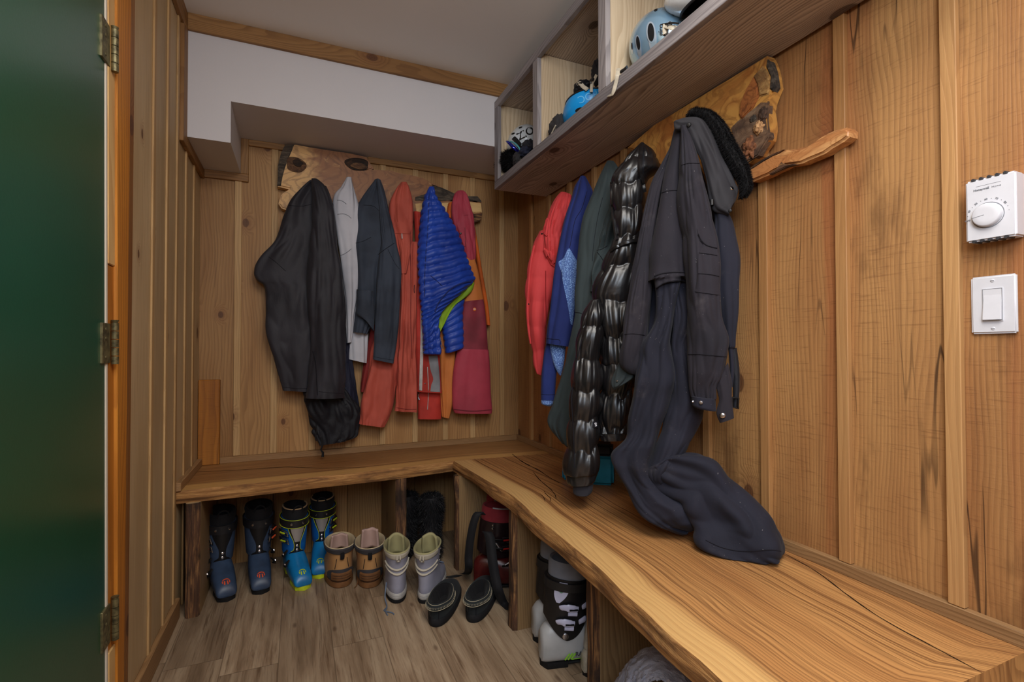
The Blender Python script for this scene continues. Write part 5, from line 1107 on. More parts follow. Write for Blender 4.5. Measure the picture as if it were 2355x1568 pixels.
def ski_boot(label, k, group=None):
    t_ = thing('ski_boot', label, 'ski boot', (0, 0, 0), group)
    prof = [(-.203, .030, .020, .036), (-.199, .037, .018, .050), (-.185, .042, .016, .068), (-.165, .043, .016, .080), (-.13, .046, .016, .094), (-.09, .048, .016, .108), (-.055, .049, .016, .124), (-.015, .048, .016, .140), (.03, .046, .016, .15), (.07, .044, .016, .15), (.10, .040, .016, .14), (.118, .030, .018, .12)]
    rr = spline(prof, 40); sh = MB().loft([ring_xz(*q) for q in rr]); tree = BVHTree.FromPolygons([v[:] for v in sh.v], sh.f)
    shell = sh.build('shell', k['shell'], t_, sharp=60, world=False)
    mb = MB()
    for y0, y1, w0, w1 in ((-.207, -.10, .034, .043), (.03, .12, .038, .034)):
        n = 10; rings = []
        for z in (0, .004, .015, .020): rings.append([Vector((s*lerp(w0, w1, j/n)*(.97 if z in (0, .02) else 1)*(sst(-.03, .18, j/n) if y0 < -.1 else sst(1.05, .8, j/n)), lerp(y0, y1, j/n), z)) for s, js in ((1, range(n+1)), (-1, range(n, -1, -1))) for j in js])
        mb.loft(rings)
    mb.box((-.036, -.11, .008), (.036, .04, .017), 1, .004); mb.build('sole', k['sole'], t_, world=False)
    z0, z1 = k.get('cuffz', (.122, .30)); ang = [360*i/56 for i in range(56)]
    rings = []
    for i in range(13):
        f = i/12; ring = []
        for a in ang:
            drop = k.get('drop', 0)*max(0, math.cos(math.radians((a if a < 180 else a-360)-(-180 if k.get('side', 1) < 0 else 0))))**2 if k.get('drop') else 0
            zz = lerp(z0-drop+.03*max(0, math.sin(math.radians(a)))*.6, z1, f); ring.append(cuffpt(k, zz, a, .002*math.sin(PI*f)))
        rings.append(ring)
    rings.append([q+(Vector((0, cuffpt(k, z1, 90).y-k['ry'], q.z))-q)*.06 for q in rings[-1]])
    cu = MB().loft(rings, cap0=False, cap1=False).build('cuff', k['cuff'], t_, sharp=60, world=False)
    # liner with open top
    zt = k.get('top', .352); cen = lambda z: cuffpt(k, z, 0).y
    lr_ = []
    for z, off in ((z1-.04, -.006), (z1, -.005), (zt-.012, -.002), (zt, -.006), (zt-.004, -.014), (zt-.03, -.017), (z1-.06, -.02)): lr_.append([cuffpt(k, z, a, off) for a in ang])
    li = MB().loft(lr_, cap0=False).build('liner', k['liner'], t_, world=False)
    if k.get('rim'): MB().tube([cuffpt(k, zt+.001, a, -.008) for a in range(-200, 21, 10)], .0035, 8).build('liner_rim', k['rim'], li, world=False)
    lp = [cuffpt(k, zt-.01, -112, 0), cuffpt(k, zt+.012, -105, .004), cuffpt(k, zt+.022, -90, .002), cuffpt(k, zt+.012, -75, .004), cuffpt(k, zt-.01, -68, 0)]
    MB().tube([Vector(q) for q in spline([tuple(q) for q in lp], 20)], .0035, 8).build('pull_loop', M['blacksoft'], li, world=False)
    if k.get('tongue'):
        spec = spline([(.300, 44), (.272, 42), (.245, 36), (.215, 24), (.19, 15), (.168, 13), (.15, 15), (.138, 30), (.126, 38)], 40)
        rows = [[cuffpt(k, z, -90+ph*(j/8-1), .0045) for j in range(17)] for z, ph in spec]
        MB().grid(rows).build('tongue', k['tongue'], t_, world=False)
        if k.get('mesh'):
            rows = [[cuffpt(k, z, -90+ph*.72*(j/6-1), .0062) for j in range(13)] for z, ph in spec if .178 < z < .272]
            MB().grid(rows).build('mesh_panel', k['mesh'], t_, world=False)
        if k.get('edge'):
            for s in (-1, 1): MB().tube([cuffpt(k, z, -90+s*ph, .005) for z, ph in spec if z > .14], .0014, 6).build('tongue_edge', k['edge'], t_, world=False)
        mb = MB()
        for z in (.171, .150):
            c_ = cuffpt(k, z, -90, .006); MB().disc(c_, (0, -1, .1), .0072, .003, 18).build('rivet', M['chrome'], t_, world=False)
    # power strap
    if k.get('strap'):
        zs = k.get('strapz', (.262, .302)); rr_ = [[cuffpt(k, z, a, o_) for a in ang] for z, o_ in ((zs[0], .001), (zs[0], .0075), (zs[1], .0075), (zs[1], .001))]
        st = MB().loft(rr_, cap0=False, cap1=False).build('power_strap', k['strap'], t_, sharp=40, world=False)
        for a in (-115, -68):
            c_ = cuffpt(k, sum(zs)/2, a, .008); MB().disc(c_, (math.cos(math.radians(a)), math.sin(math.radians(a)), .1), .006, .003, 16).build('rivet', M['chrome'], st, world=False)
        if k.get('edge'):
            for z in zs: MB().tube([cuffpt(k, z, a, .0078) for a in range(-180, 185, 8)], .0016, 6).build('strap_edge', k['edge'], st, world=False)
    # buckles on the outer side
    sd = k.get('side', 1)
    def A(a): return a if sd > 0 else -180-a
    if k.get('buckles'):
        for z, a0 in ((.236, -15), (.196, -18)):
            lev = MB().tube([cuffpt(k, z, A(a0+18), .008), cuffpt(k, z+.002, A(a0), .014), cuffpt(k, z+.002, A(a0-22), .016), cuffpt(k, z-.002, A(a0-36), .010)], [.007, .0085, .0085, .006], 10, flat=.45).build('buckle', M['black'], t_, world=False)
            MB().tube([cuffpt(k, z+.012, A(a0-8), .013), cuffpt(k, z+.013, A(a0-36), .018), cuffpt(k, z-.010, A(a0-40), .018), cuffpt(k, z-.010, A(a0-8), .013)], .0028, 8).build('bail', M['steel'], lev, world=False)
            MB().tube([cuffpt(k, z+.004, A(a0-10), .022), cuffpt(k, z+.004, A(a0-28), .022)], .004, 8).build('lever_accent', k['accent'], lev, world=False)
        for y, z, x in ((-.035, .118, .050), (-.09, .088, .052)):
            lev = MB().tube([(sd*(x+.004), y+.02, z-.006), (sd*(x+.012), y, z), (sd*(x+.006), y-.012, z+.018), (sd*(x-.006), y-.014, z+.032)], [.006, .008, .007, .005], 10, flat=.5).build('buckle', M['black'], t_, world=False)
            MB().tube([(sd*(x+.014), y+.008, z+.004), (sd*(x+.012), y-.01, z+.014)], .004, 8).build('lever_accent', M['steel'], lev, world=False)
    if k.get('logo'):
        r = .0165; d_ = Vector((0, .72, -.69)).normalized()
        def proj(x, s):
            o_ = Vector((x*r, -.172+s*r*.69, .076+s*r*.72))-d_*.1
            h = tree.ray_cast(o_, d_); return (h[0]-d_*.0012) if h[0] else Vector((x*r, -.14+s*r, .1))
        def shape(pts): mb_.add([proj(*q) for q in pts], [list(range(len(pts)))])
        mb_ = MB(); arc = lambda a0, a1, rr=1: [(rr*math.cos(math.radians(a)), rr*math.sin(math.radians(a))) for a in [lerp(a0, a1, i/8) for i in range(9)]]
        for i in range(8):
            a_, b_ = lerp(20, 160, i/8), lerp(20, 160, (i+1)/8)
            shape([(math.cos(math.radians(a_)), math.sin(math.radians(a_))), (math.cos(math.radians(b_)), math.sin(math.radians(b_))), (.82*math.cos(math.radians(b_)), max(.34, .66*math.sin(math.radians(b_)))), (.82*math.cos(math.radians(a_)), max(.34, .66*math.sin(math.radians(a_))))])
        for s in (-1, 1):
            shape([(s*.16, .25), (s*.44, .25), (s*.58, -.76), (s*.26, -.96)]); shape([(s*.66, .22), (s*.98, .2), (s*.97, -.24), (s*.8, -.58)])
        mb_.build('toe_emblem', k['logo'], shell, smooth=False, world=False)
        mb = MB()
        for s in (-1, 1): mb_ = MB(); mb_.tube([(s*.008, -.198, .040), (s*.022, -.194, .041)], .003, 8).build('toe_socket', M['steel'], shell, world=False)
    if k.get('word'):
        wd, zz, a0, sz = k['word']; a = math.radians(A(a0)); p_ = cuffpt(k, zz, A(a0), .004)
        text(wd, sz, p_, (-math.sin(a)*(1), math.cos(a), 0), (0, 0, 1), k.get('wordmat', M['black']), None, 'lettering').parent = cu
    return t_
dk_shell = plastic('slate_blue_shell', (58, 76, 104), .42, .45, noise_amt=.2, scale=14); dk_cuff = plastic('slate_blue_cuff', (62, 78, 104), .45, .4, noise_amt=.12)
bl_shell = plastic('bright_blue_shell', (20, 122, 186), .35, .5, noise_amt=.2, scale=12); bl_cuff = plastic('cobalt_cuff', (22, 104, 190), .38, .5, noise_amt=.1)
lime_p = plastic('lime_plastic', (196, 214, 40), .4); org_p = plastic('orange_plastic', (226, 90, 50), .4); tan_p = cloth('tan_rim', (190, 160, 120))
blk_t = plastic('black_tongue', (26, 25, 26), .4, .45); sole_b = plastic('black_rubber', (26, 26, 28), .75, .2)
linerb = cloth('black_liner', (26, 26, 30), rough=.8, crumple=.3)
def meshmat():
    m, nt, b = newmat('silver_carbon_weave'); tc = nd(nt, 'ShaderNodeTexCoord').outputs['Object']
    ck = nd(nt, 'ShaderNodeTexChecker'); ck.inputs['Scale'].default_value = 330; nt.links.new(tc, ck.inputs['Vector'])
    ck.inputs['Color1'].default_value = srgb(206, 200, 196); ck.inputs['Color2'].default_value = srgb(132, 126, 124); nt.links.new(ck.outputs['Color'], b.inputs['Base Color'])
    b.inputs['Roughness'].default_value = .35; b.inputs['Metallic'].default_value = .4; return m
kd = dict(lean=.012, rx=.064, ry=.078, shell=dk_shell, cuff=dk_cuff, sole=sole_b, liner=linerb, tongue=blk_t, strap=plastic('black_strap', (30, 30, 34), .5), buckles=True, accent=org_p, logo=org_p, side=-1, word=('MACH', .215, -30, .024))
kb = dict(lean=.012, rx=.062, ry=.076, shell=bl_shell, cuff=bl_cuff, sole=lime_p, liner=linerb, rim=tan_p, tongue=blk_t, mesh=meshmat(), edge=lime_p, strap=plastic('black_strap_glossy', (34, 33, 35), .4), buckles=True, accent=lime_p, logo=lime_p, side=-1, word=('MACH', .215, -30, .022))
spots = [(P(522, 1383, Z=0), (512, 1190)), (P(600, 1366, Z=0), (603, 1180)), (P(697, 1357, Z=0), (688, 1180)), (P(737, 1330, Z=0), (752, 1160))]
def toe_place(o, px, rz, L=.205, s=1.0):
    p_ = P(*px, Z=0); place(o, p_.x-math.sin(rz)*L*s, p_.y+math.cos(rz)*L*s, rz, s)
b1 = ski_boot('dark slate-blue ski boot with an orange toe emblem, nearest the left post', kd); toe_place(b1, (522, 1384), .24, s=.99)
b2 = ski_boot('dark slate-blue ski boot with an orange toe emblem, beside the bright blue boots', dict(kd, side=1)); toe_place(b2, (601, 1367), .12, s=.99)
b3 = ski_boot('bright blue ski boot standing forward with lime sole and silver mesh tongue', kb); toe_place(b3, (699, 1358), .20, s=.96)
b4 = ski_boot('bright blue ski boot set back, just behind the tan hiking boot', dict(kb, side=1)); toe_place(b4, (735, 1331), -.10, s=.96)
# white and grey ski boots (side on, heel out)
lav = plastic('lavender_buckle', (206, 208, 236), .3, .5, noise_amt=.05); gshell = plastic('milky_grey_shell', (176, 178, 180), .4, .5, noise_amt=.12, scale=8); lime2 = plastic('lime_stripe', (140, 210, 50), .5, noise_amt=0)
plaid = cloth('plaid_liner', (120, 124, 134), (70, 72, 84), rough=.8)
kw = dict(lean=.012, rx=.066, ry=.080, shell=gshell, cuff=plastic('black_cuff', (26, 25, 27), .42, .4), sole=sole_b, liner=plaid, strap=plastic('black_strap2', (28, 28, 30), .5), strapz=(.268, .296), side=-1, cuffz=(.15, .305), drop=.05, top=.36)
def white_boot(label):
    o = ski_boot(label, kw)
    for z, a0 in ((.215, -182), (.165, -186)):
        pts = [cuffpt(kw, z-.004, a0-28, .004), cuffpt(kw, z+.004, a0-16, .011), cuffpt(kw, z+.003, a0, .014), cuffpt(kw, z-.001, a0+14, .012)]
        q = MB().tube([Vector(v) for v in spline([tuple(v) for v in pts], 14)], [.004]+[.010]*5+[.0125]*5+[.010]*3, 10, flat=.4, upv=(-1, 0, 0)).build('buckle', lav, o, world=False)
        MB().tube([cuffpt(kw, z, a0-6, .020), cuffpt(kw, z, a0+12, .018)], .003, 8).build('buckle_slot', M['black'], q, world=False)
        MB().tube([cuffpt(kw, z-.02, a0-6, .006), cuffpt(kw, z-.02, a0+16, .008)], [.006, .007], 8, flat=.4, upv=(-1, 0, 0)).build('catch', lav, o, world=False)
        MB().tube([cuffpt(kw, z, a0+30, .006), cuffpt(kw, z+.006, a0+48, .008), cuffpt(kw, z+.002, a0+66, .006)], [.008, .011, .006], 10, flat=.4, upv=(-1, -.5, 0)).build('ladder', lav, o, world=False)
    MB().disc((-.0565, .045, .118), (-1, .1, 0), .011, .003, 18).build('pivot_bolt', M['steel'], o, world=False)
    c_ = cuffpt(kw, .272, -205, .007); bd = MB(); rows = []
    for i in range(9):
        f = i/8; hw = .013*math.sin(PI*(.15+.8*f))**.8; rows.append([cuffpt(kw, lerp(.298, .228, f), -208+(j/4-1)*hw*900*1.5-8*f, .004) for j in range(9)])
    bdg = bd.grid(rows).build('spoiler_badge', lav, o, world=False); MB().disc(cuffpt(kw, .27, -211, .006), (-.9, .45, 0), .007, .001).build('badge_dot', plastic('green_dot', (120, 170, 150), .4), bdg, world=False)
    for j in range(3): MB().tube([(-.0495, .045-.011*j, .034), (-.0505, .028-.011*j, .054)], .0028, 6, flat=.3, upv=(1, 0, 0)).build('lime_stripe', lime2, o, world=False)
    MB().tube([(-.0505, .02, .034), (-.0522, -.06, .036)], .0012, 6).build('lime_stripe', lime2, o, world=False)
    text('RAG', .020, (-.0522, -.012, .050), (0, -1, 0), UPV, M['inkdark'], None, bold=.0006).parent = o
    return o
w1 = white_boot('milky grey and black ski boot with lavender buckles, the nearer of that pair'); w1.location = (.897, 1.545, .0005); w1.rotation_euler = (0, 0, 1.38); w1.scale = (1.0,)*3
w2 = clone(w1, 'milky grey and black ski boot half hidden behind its pair with lavender buckles'); w2.location = (.938, 1.690, .0005); w2.rotation_euler = (0, 0, 1.42)
kc = dict(lean=.012, rx=.06, ry=.074, shell=plastic('beige_clear_shell', (178, 172, 156), .35, .5), cuff=plastic('beige_cuff', (164, 158, 146), .4), sole=sole_b, liner=linerb, side=-1)
w3 = ski_boot('small translucent beige ski boot peeping out beside the bark-edged bench support', kc); w3.location = (.958, 1.455, .0005); w3.rotation_euler = (0, 0, 1.5); w3.scale = (.6,)*3
# red and black ski boots
kr = dict(lean=.012, rx=.064, ry=.078, shell=plastic('dark_red_shell', (84, 24, 22), .3, .5, noise_amt=.2), cuff=plastic('black_red_cuff', (34, 20, 22), .32, .5), sole=sole_b, liner=cloth('ribbed_red_liner', (140, 44, 52), (100, 30, 38), weave=300, wstr=1), rim=plastic('grey_rim', (150, 150, 158), .5), side=-1, buckles=True, accent=plastic('red_plastic', (180, 40, 34), .35), top=.372, cuffz=(.15, .31))
def red_boot(label, straps):
    o = ski_boot(label, kr)
    for z in (.30, .285): 
        MB().disc(cuffpt(kr, z, -190, .003), (-1, .2, 0), .005, .003).build('rivet', M['chrome'], o, world=False)
    MB().disc((-.0515, .04, .115), (-1, 0, 0), .010, .003).build('pivot_bolt', M['steel'], o, world=False)
    MB().tube([cuffpt(kr, .22, -176, .006), cuffpt(kr, .20, -160, .012), cuffpt(kr, .19, -150, .012)], [.006, .011, .008], 10, flat=.4, upv=(-1, 0, 0)).build('cuff_plate', M['chrome'], o, world=False)
    return o
rb1 = red_boot('dark red and black ski boot with loose black straps, left in its bay', True); rb1.location = (.865, 2.16, .0005); rb1.rotation_euler = (0, 0, 1.15)
rb2 = clone(rb1, 'dark red ski boot tucked behind the one with loose black straps'); rb2.location = (.94, 2.30, .0005); rb2.rotation_euler = (0, 0, 1.25)
def strap(pts, w_, parent):
    pp = [Vector(q) for q in spline([tuple(q) for q in pts], 40)]; mb = MB(); rows = []
    side = Vector((.83, -.5, 0)).normalized()
    for s_ in (0, .003): mb.grid([[q-side*w_+Vector((-.5, -.8, 0))*s_, q+side*w_+Vector((-.5, -.8, 0))*s_] for q in pp])
    o = mb.build('loose_strap', M['blacksoft'], None, smooth=True)
    for v in o.data.vertices: v.co = parent.matrix_basis.inverted() @ v.co
    o.parent = parent; md = o.modifiers.new('s', 'SOLIDIFY'); md.thickness = .002
bpy.context.view_layer.update()
strap([Pl(1108, 1183, (.86, 2.10)), Pl(1100, 1178, (.85, 2.10)), Pl(1090, 1200, (.84, 2.10)), Pl(1082, 1240, (.835, 2.11)), Pl(1078, 1280, (.83, 2.12)), Pl(1078, 1305, (.83, 2.13)), P(1072, 1318, Z=.005), P(1040, 1326, Z=.003), P(1028, 1327, Z=.003)], .018, rb1)
strap([Pl(1120, 1222, (.83, 2.03)), Pl(1127, 1236, (.82, 2.02)), Pl(1132, 1280, (.82, 1.99)), Pl(1138, 1320, (.825, 1.97)), Pl(1146, 1356, (.83, 1.95)), P(1158, 1385, Z=.012), P(1175, 1402, Z=.003)], .021, rb1)

# hiking boots and slippers: rings by height, heel towards -y
def ringh(z, cy, ry, rx, n=40, p=.9, tilt=0): return ell((0, cy, z), rx, ry, n, p, tilt)
def boot_body(spec, n=40, m_=46):
    rr = spline([(*q, 0)[:5] if len(q) == 4 else q for q in spec], m_); return [ell((0, q[1], q[0]), q[3], q[2], n, .92, q[4]) for q in rr]
def arc_on(ring_fn, a0, a1, n=20): return [ring_fn(lerp(a0, a1, i/(n-1))) for i in range(n)]
tanm = cloth('tan_nubuck', (176, 132, 84), (156, 114, 70), rough=.85, crumple=.5, cs=26); tsole = plastic('brown_rubber', (120, 82, 50), .75, .2); dgrey = cloth('dark_grey_trim', (58, 56, 60), rough=.85)
pink = cloth('pinkish_lining', (196, 166, 156), (176, 146, 138), rough=.9, crumple=.3); cream = cloth('cream_lining', (206, 186, 150), rough=.95)
def S(spec, z, ang, off=0):             # point on a boot body given by its ring table
    for a, b in zip(spec, spec[1:]):
        if a[0] <= z <= b[0]: f = (z-a[0])/(b[0]-a[0]); q = [lerp(x, y, f) for x, y in zip(a, b)]; break
    else: q = spec[-1]
    t = math.radians(ang); x = (q[3]+off)*spow(math.cos(t), .92); y = (q[2]+off)*spow(math.sin(t), .92); return Vector((x, q[1]+y*math.cos(q[4]), z+y*math.sin(q[4])))
def band(spec, z0, z1, a0, a1, off, mat, name, parent, n=24, mz=7, zf=None):
    rows = []
    for i in range(mz):
        f = i/(mz-1); rows.append([S(spec, lerp(*(zf(lerp(a0, a1, j/(n-1))) if zf else (z0, z1)), f), lerp(a0, a1, j/(n-1)), off*(1 if 0 < i < mz-1 else .2)) for j in range(n)])
    return MB().grid(rows).build(name, mat, parent, world=False)
def sole_of(spec, mat, h, parent, grow=.004):
    q = spec[0]; return MB().loft([ell((0, q[1], z), q[3]+g, q[2]+g, 40, .85) for z, g in ((0, grow-.003), (.003, grow), (h*.8, grow), (h, grow-.002))]).build('sole', mat, parent, world=False)
def hollow(spec, mat, parent, depth, name='lining', off=0, dz=0):
    zt = spec[-1][0]; angs = [360*i/40 for i in range(40)]
    rings = [[S(spec, zt, a, .003) for a in angs], [S(spec, zt, a, -.002)+Vector((0, 0, .004)) for a in angs]]+[[S(spec, zt-depth*f, a, -.007) for a in angs] for f in (.05, .3, .6, 1)]
    return MB().loft(rings, cap0=False).build(name, mat, parent, world=False)
tspec = [(.022, .085, .138, .054, 0), (.045, .085, .140, .056, 0), (.065, .078, .130, .056, 0), (.085, .058, .106, .054, 0), (.105, .036, .082, .052, 0), (.125, .026, .072, .053, .02), (.148, .022, .070, .057, .08), (.168, .018, .070, .061, .16)]
capg = plastic('cap_groove_brown', (70, 46, 28), .8)
def tan_boot(label, tall):
    o = thing('hiking_boot', label, 'hiking boot', (0, 0, 0))
    MB().loft(boot_body(tspec), cap1=False).build('upper', tanm, o, world=False); sole_of(tspec, tsole, .024, o)
    band(tspec, .146, .172, -200, 20, .006, dgrey, 'collar', o, 40, zf=lambda a: (.136+.008*abs(math.sin(math.radians(a+90))), .170))
    band(tspec, .024, .078, -150, -30, .004, dgrey, 'heel_guard', o, 28, zf=lambda a: (.024, .074-.02*abs((a+90)/60)**3))
    hc = band(tspec, .026, .064, -128, -52, .009, tsole, 'heel_cap', o, 20)
    for z in (.034, .043, .052): MB().tube([S(tspec, z, a, .0092) for a in range(-122, -57, 6)], .0011, 6).build('cap_groove', capg, hc, world=False)
    MB().tube([S(tspec, .152, -90, .008), S(tspec, .135, -90, .012), S(tspec, .118, -90, .008)], [.008, .009, .008], 10, flat=.35, upv=(0, -1, 0)).build('pull_tab', sole_b, o, world=False)
    hollow(tspec, cream, o, .07, off=.0)
    q = tspec[-1]; rows = []
    for i in range(10):
        f = i/9; rows.append([Vector((s*.040*(1-.15*f), .045+.025*(1-s*s)-.012*f+.03*(1-f)*0, .125+f*(.085 if tall else .062)+.002*math.sin(s*5))) for s in [j/8-1 for j in range(17)]])
    tg = MB().grid(rows).build('tongue', pink, o, world=False); md = tg.modifiers.new('s', 'SOLIDIFY'); md.thickness = .008
    for s in (-1, 1):
        MB().tube([S(tspec, z, -90+s*20*(1+(.12-z)*8), .002) for z in (.118, .105, .09, .076)], .0012, 6).build('seam', C['thread'], o, world=False)
    return o
def heel_place(o, px, rz, s=1.0, L=.055):
    p_ = P(*px, Z=0); place(o, p_.x-math.sin(rz)*L*s*1.0, p_.y+math.cos(rz)*L*s, rz, s)
t1 = tan_boot('tan leather hiking boot with pink lining, next to the bright blue ski boot', False); heel_place(t1, (787, 1352), .05, 1.12)
t2 = tan_boot('tan leather hiking boot with its tongue standing up, beside the grey boots', True); heel_place(t2, (851, 1353), -.12, 1.12)
MB_ = MB().tube([Vector(q) for q in spline([(.062, .02, .13), (.07, .0, .08), (.066, -.03, .03), (.058, -.06, .005), (.045, -.085, .004)], 24)], .0022, 6).build('lace', tsole, t1, world=False)
gm = cloth('grey_suede', (150, 150, 166), (128, 128, 146), rough=.95, crumple=.3); gtrim = cloth('bone_trim', (190, 182, 166), rough=.7); olive = cloth('olive_lining', (166, 160, 118), rough=.95); gsole = plastic('bone_midsole', (178, 176, 174), .6)
gspec = [(.038, .085, .130, .043, 0), (.055, .085, .131, .044, 0), (.075, .074, .118, .043, 0), (.10, .045, .088, .041, 0), (.125, .028, .070, .042, 0), (.155, .022, .066, .045, .03), (.19, .018, .070, .049, .08), (.222, .014, .074, .053, .16)]
def grey_boot(label):
    o = thing('winter_boot', label, 'boot', (0, 0, 0))
    MB().loft(boot_body(gspec), cap1=False).build('upper', gm, o, world=False)
    q = gspec[0]
    MB().loft([ell((0, q[1], z), q[3]+g, q[2]+g, 40, .85) for z, g in ((0, -.002), (.003, .002), (.014, .003), (.018, 0))]).build('sole', sole_b, o, world=False)
    MB().loft([ell((0, q[1], z), q[3]+g, q[2]+g, 40, .88) for z, g in ((.016, .001), (.02, .004), (.027, .004), (.0285, .002), (.030, .004), (.038, .003), (.041, 0))]).build('midsole', gsole, o, world=False)
    for zc_, w_ in ((.118, .010), (.138, .010)):
        rows = [[S(gspec, zc_+(.030*(abs(a+90)/75)**1.6)+w_*(i/4-.5)*(1.15-abs(a+90)/90), a, .006*math.sin(PI*i/4)+.001) for a in range(-165, -14, 6)] for i in range(5)]
        MB().grid(rows).build('swoosh_trim', gtrim, o, world=False)
    band(gspec, .19, .222, -165, -15, .004, gtrim, 'collar', o, 30, zf=lambda a: (.188+.012*(abs(a+90)/75)**2, .2215))
    MB().tube([S(gspec, .215, -94, .006), S(gspec, .20, -94, .014), S(gspec, .185, -94, .007), S(gspec, .185, -84, .007), S(gspec, .20, -84, .014), S(gspec, .215, -84, .006)], .0032, 8).build('pull_loop', gtrim, o, world=False)
    hollow(gspec, olive, o, .07, off=.0)
    rows = []
    for i in range(10):
        f = i/9; rows.append([Vector((s*.038*(1-.12*f*f), .050+.022*(1-s*s)-.01*f, .17+f*.088-.012*s*s*f)) for s in [j/8-1 for j in range(17)]])
    tg = MB().grid(rows).build('tongue', olive, o, world=False); md = tg.modifiers.new('s', 'SOLIDIFY'); md.thickness = .009
    lb_ = MB().box((-.008, .0605, .215), (.006, .062, .243), 2, 0).build('care_label', M['white'], tg, smooth=False, world=False)
    for z in (.19, .165, .14):
        MB().disc(S(gspec, z, 28, .002), (1, .5, 0), .004, .003).build('eyelet', M['steel'], o, world=False); MB().disc(S(gspec, z, 152, .002), (-1, .5, 0), .004, .003).build('eyelet', M['steel'], o, world=False)
    return o
g1 = grey_boot('grey suede winter boot with its lace trailing on the floor, beside the tan boot'); heel_place(g1, (915, 1388), -.10, 1.04, .045)
g2 = grey_boot('grey suede winter boot touching the black slipper, toe turned to the right'); heel_place(g2, (973, 1389), -.55, 1.04, .045)
for k_ in range(2): MB().tube([Vector(q) for q in spline([(-.042, .03, .06), (-.05, -.01, .02), (-.045, -.06, .003), (-.052-.006*k_, -.09, .003), (-.040+.02*(k_-.5), -.115, .003), (-.046+.024*k_, -.13, .003)], 30)], .0024, 6).build('lace', cloth('blue_lace', (110, 126, 150), weave=200, wstr=2), g1, world=False)
MB().box((-.016, .0595, .222), (.004, .0603, .232), 2, 0).build('maroon_label', cloth('maroon', (90, 30, 40)), g1, smooth=False, world=False)
for o_ in (g1, g2): MB().tube([Vector(q) for q in spline([(.03, .07, .16), (.0, .12, .115), (.035, .13, .10), (-.03, .15, .09), (.03, .165, .085)], 30)], .0026, 6).build('lace', cloth('blue_lace2', (120, 134, 156)), o_, world=False)
slm = cloth('black_suede', (38, 44, 46), (30, 34, 38), rough=.95, crumple=.3); sls = plastic('slipper_rubber', (34, 34, 37), .8, .2); stm = plastic('cream_thread', (196, 186, 160), .8, noise_amt=.4)
def slipper(label):
    o = thing('slipper', label, 'slipper', (0, 0, 0)); n = 48
    out = lambda z, g: [Vector((x*(1+.10*sst(0, .2, y+.0)), y, zz)) for x, y, zz in [tuple(v) for v in ell((0, .085, z), .046+g, .142+g, n, .88)]]
    MB().loft([out(0, -.003), out(.003, 0), out(.022, .001), out(.027, -.002)]).build('sole', sls, o, world=False)
    op = lambda g, z: [Vector((v.x, v.y, z+.010*sst(-.06, .1, v.y)*1.0+.012*sst(.02, -.06, v.y))) for v in ell((0, .022, 0), .031+g, .078+g, n, .95)]
    a, b = out(.026, -.003), op(.006, .066); rings = []
    for i in range(13):
        f = i/12; ring = []
        for q, r_ in zip(a, b):
            h = q.lerp(r_, f**1.25); h.z = lerp(q.z, r_.z, math.sin(f*PI/2)**.8); ring.append(h)
        rings.append(ring)
    MB().loft(rings, cap0=False, cap1=False).build('upper', slm, o, world=False)
    MB().loft([op(.006, .064), op(.008, .069), op(.002, .071), op(-.006, .06), op(-.01, .04), op(-.012, .031)], cap0=False).build('lining', cloth('black_pile', (24, 24, 27), rough=1, crumple=.8, cs=60), o, world=False)
    c1 = MB().loft([op(.014, .052), op(.016, .058), op(.012, .066), op(.007, .0715), op(.003, .070)], cap0=False, cap1=False).build('collar', slm, o, world=False)
    pts = []
    for i in range(121):
        t = 2*PI*i/120; k_ = i % 2; g = .0165-.006*k_; z = .0565+.0085*k_; x, y = spow(math.cos(t), .95)*(.031+g), .022+spow(math.sin(t), .95)*(.078+g)
        pts.append((x, y, z+.010*sst(-.06, .1, y)+.012*sst(.02, -.06, y)))
    MB().tube(pts, .0012, 5).build('zigzag_stitch', stm, c1, world=False)
    for z0_, g0 in ((.053, .0175), (.068, .0098)):
        ring = op(g0, z0_); MB().tube([q for q in ring]+[ring[0]], .0009, 5).build('border_stitch', stm, c1, world=False)
    for x in (-.014, .014): MB().tube([(x, -.058, .03), (x, -.0575, .045), (x, -.056, .058)], .001, 5).build('heel_seam', C['thread'], o, world=False)
    return o
s1 = slipper('black suede slipper with cream stitching, on the left of the pair'); heel_place(s1, (1000, 1444), -.52, 1.15, .058)
s2 = clone(s1, 'black suede slipper with cream stitching, on the right by the bark-edged support'); heel_place(s2, (1086, 1434), -.58, 1.15, .058)
for o_, nm in ((b1, 'dark ski boots'), (b2, 'dark ski boots'), (b3, 'bright blue ski boots'), (b4, 'bright blue ski boots'), (w1, 'grey ski boots'), (w2, 'grey ski boots'), (rb1, 'red ski boots'), (rb2, 'red ski boots'), (t1, 'tan hiking boots'), (t2, 'tan hiking boots'), (g1, 'grey winter boots'), (g2, 'grey winter boots'), (s1, 'black slippers'), (s2, 'black slippers')): o_['group'] = nm
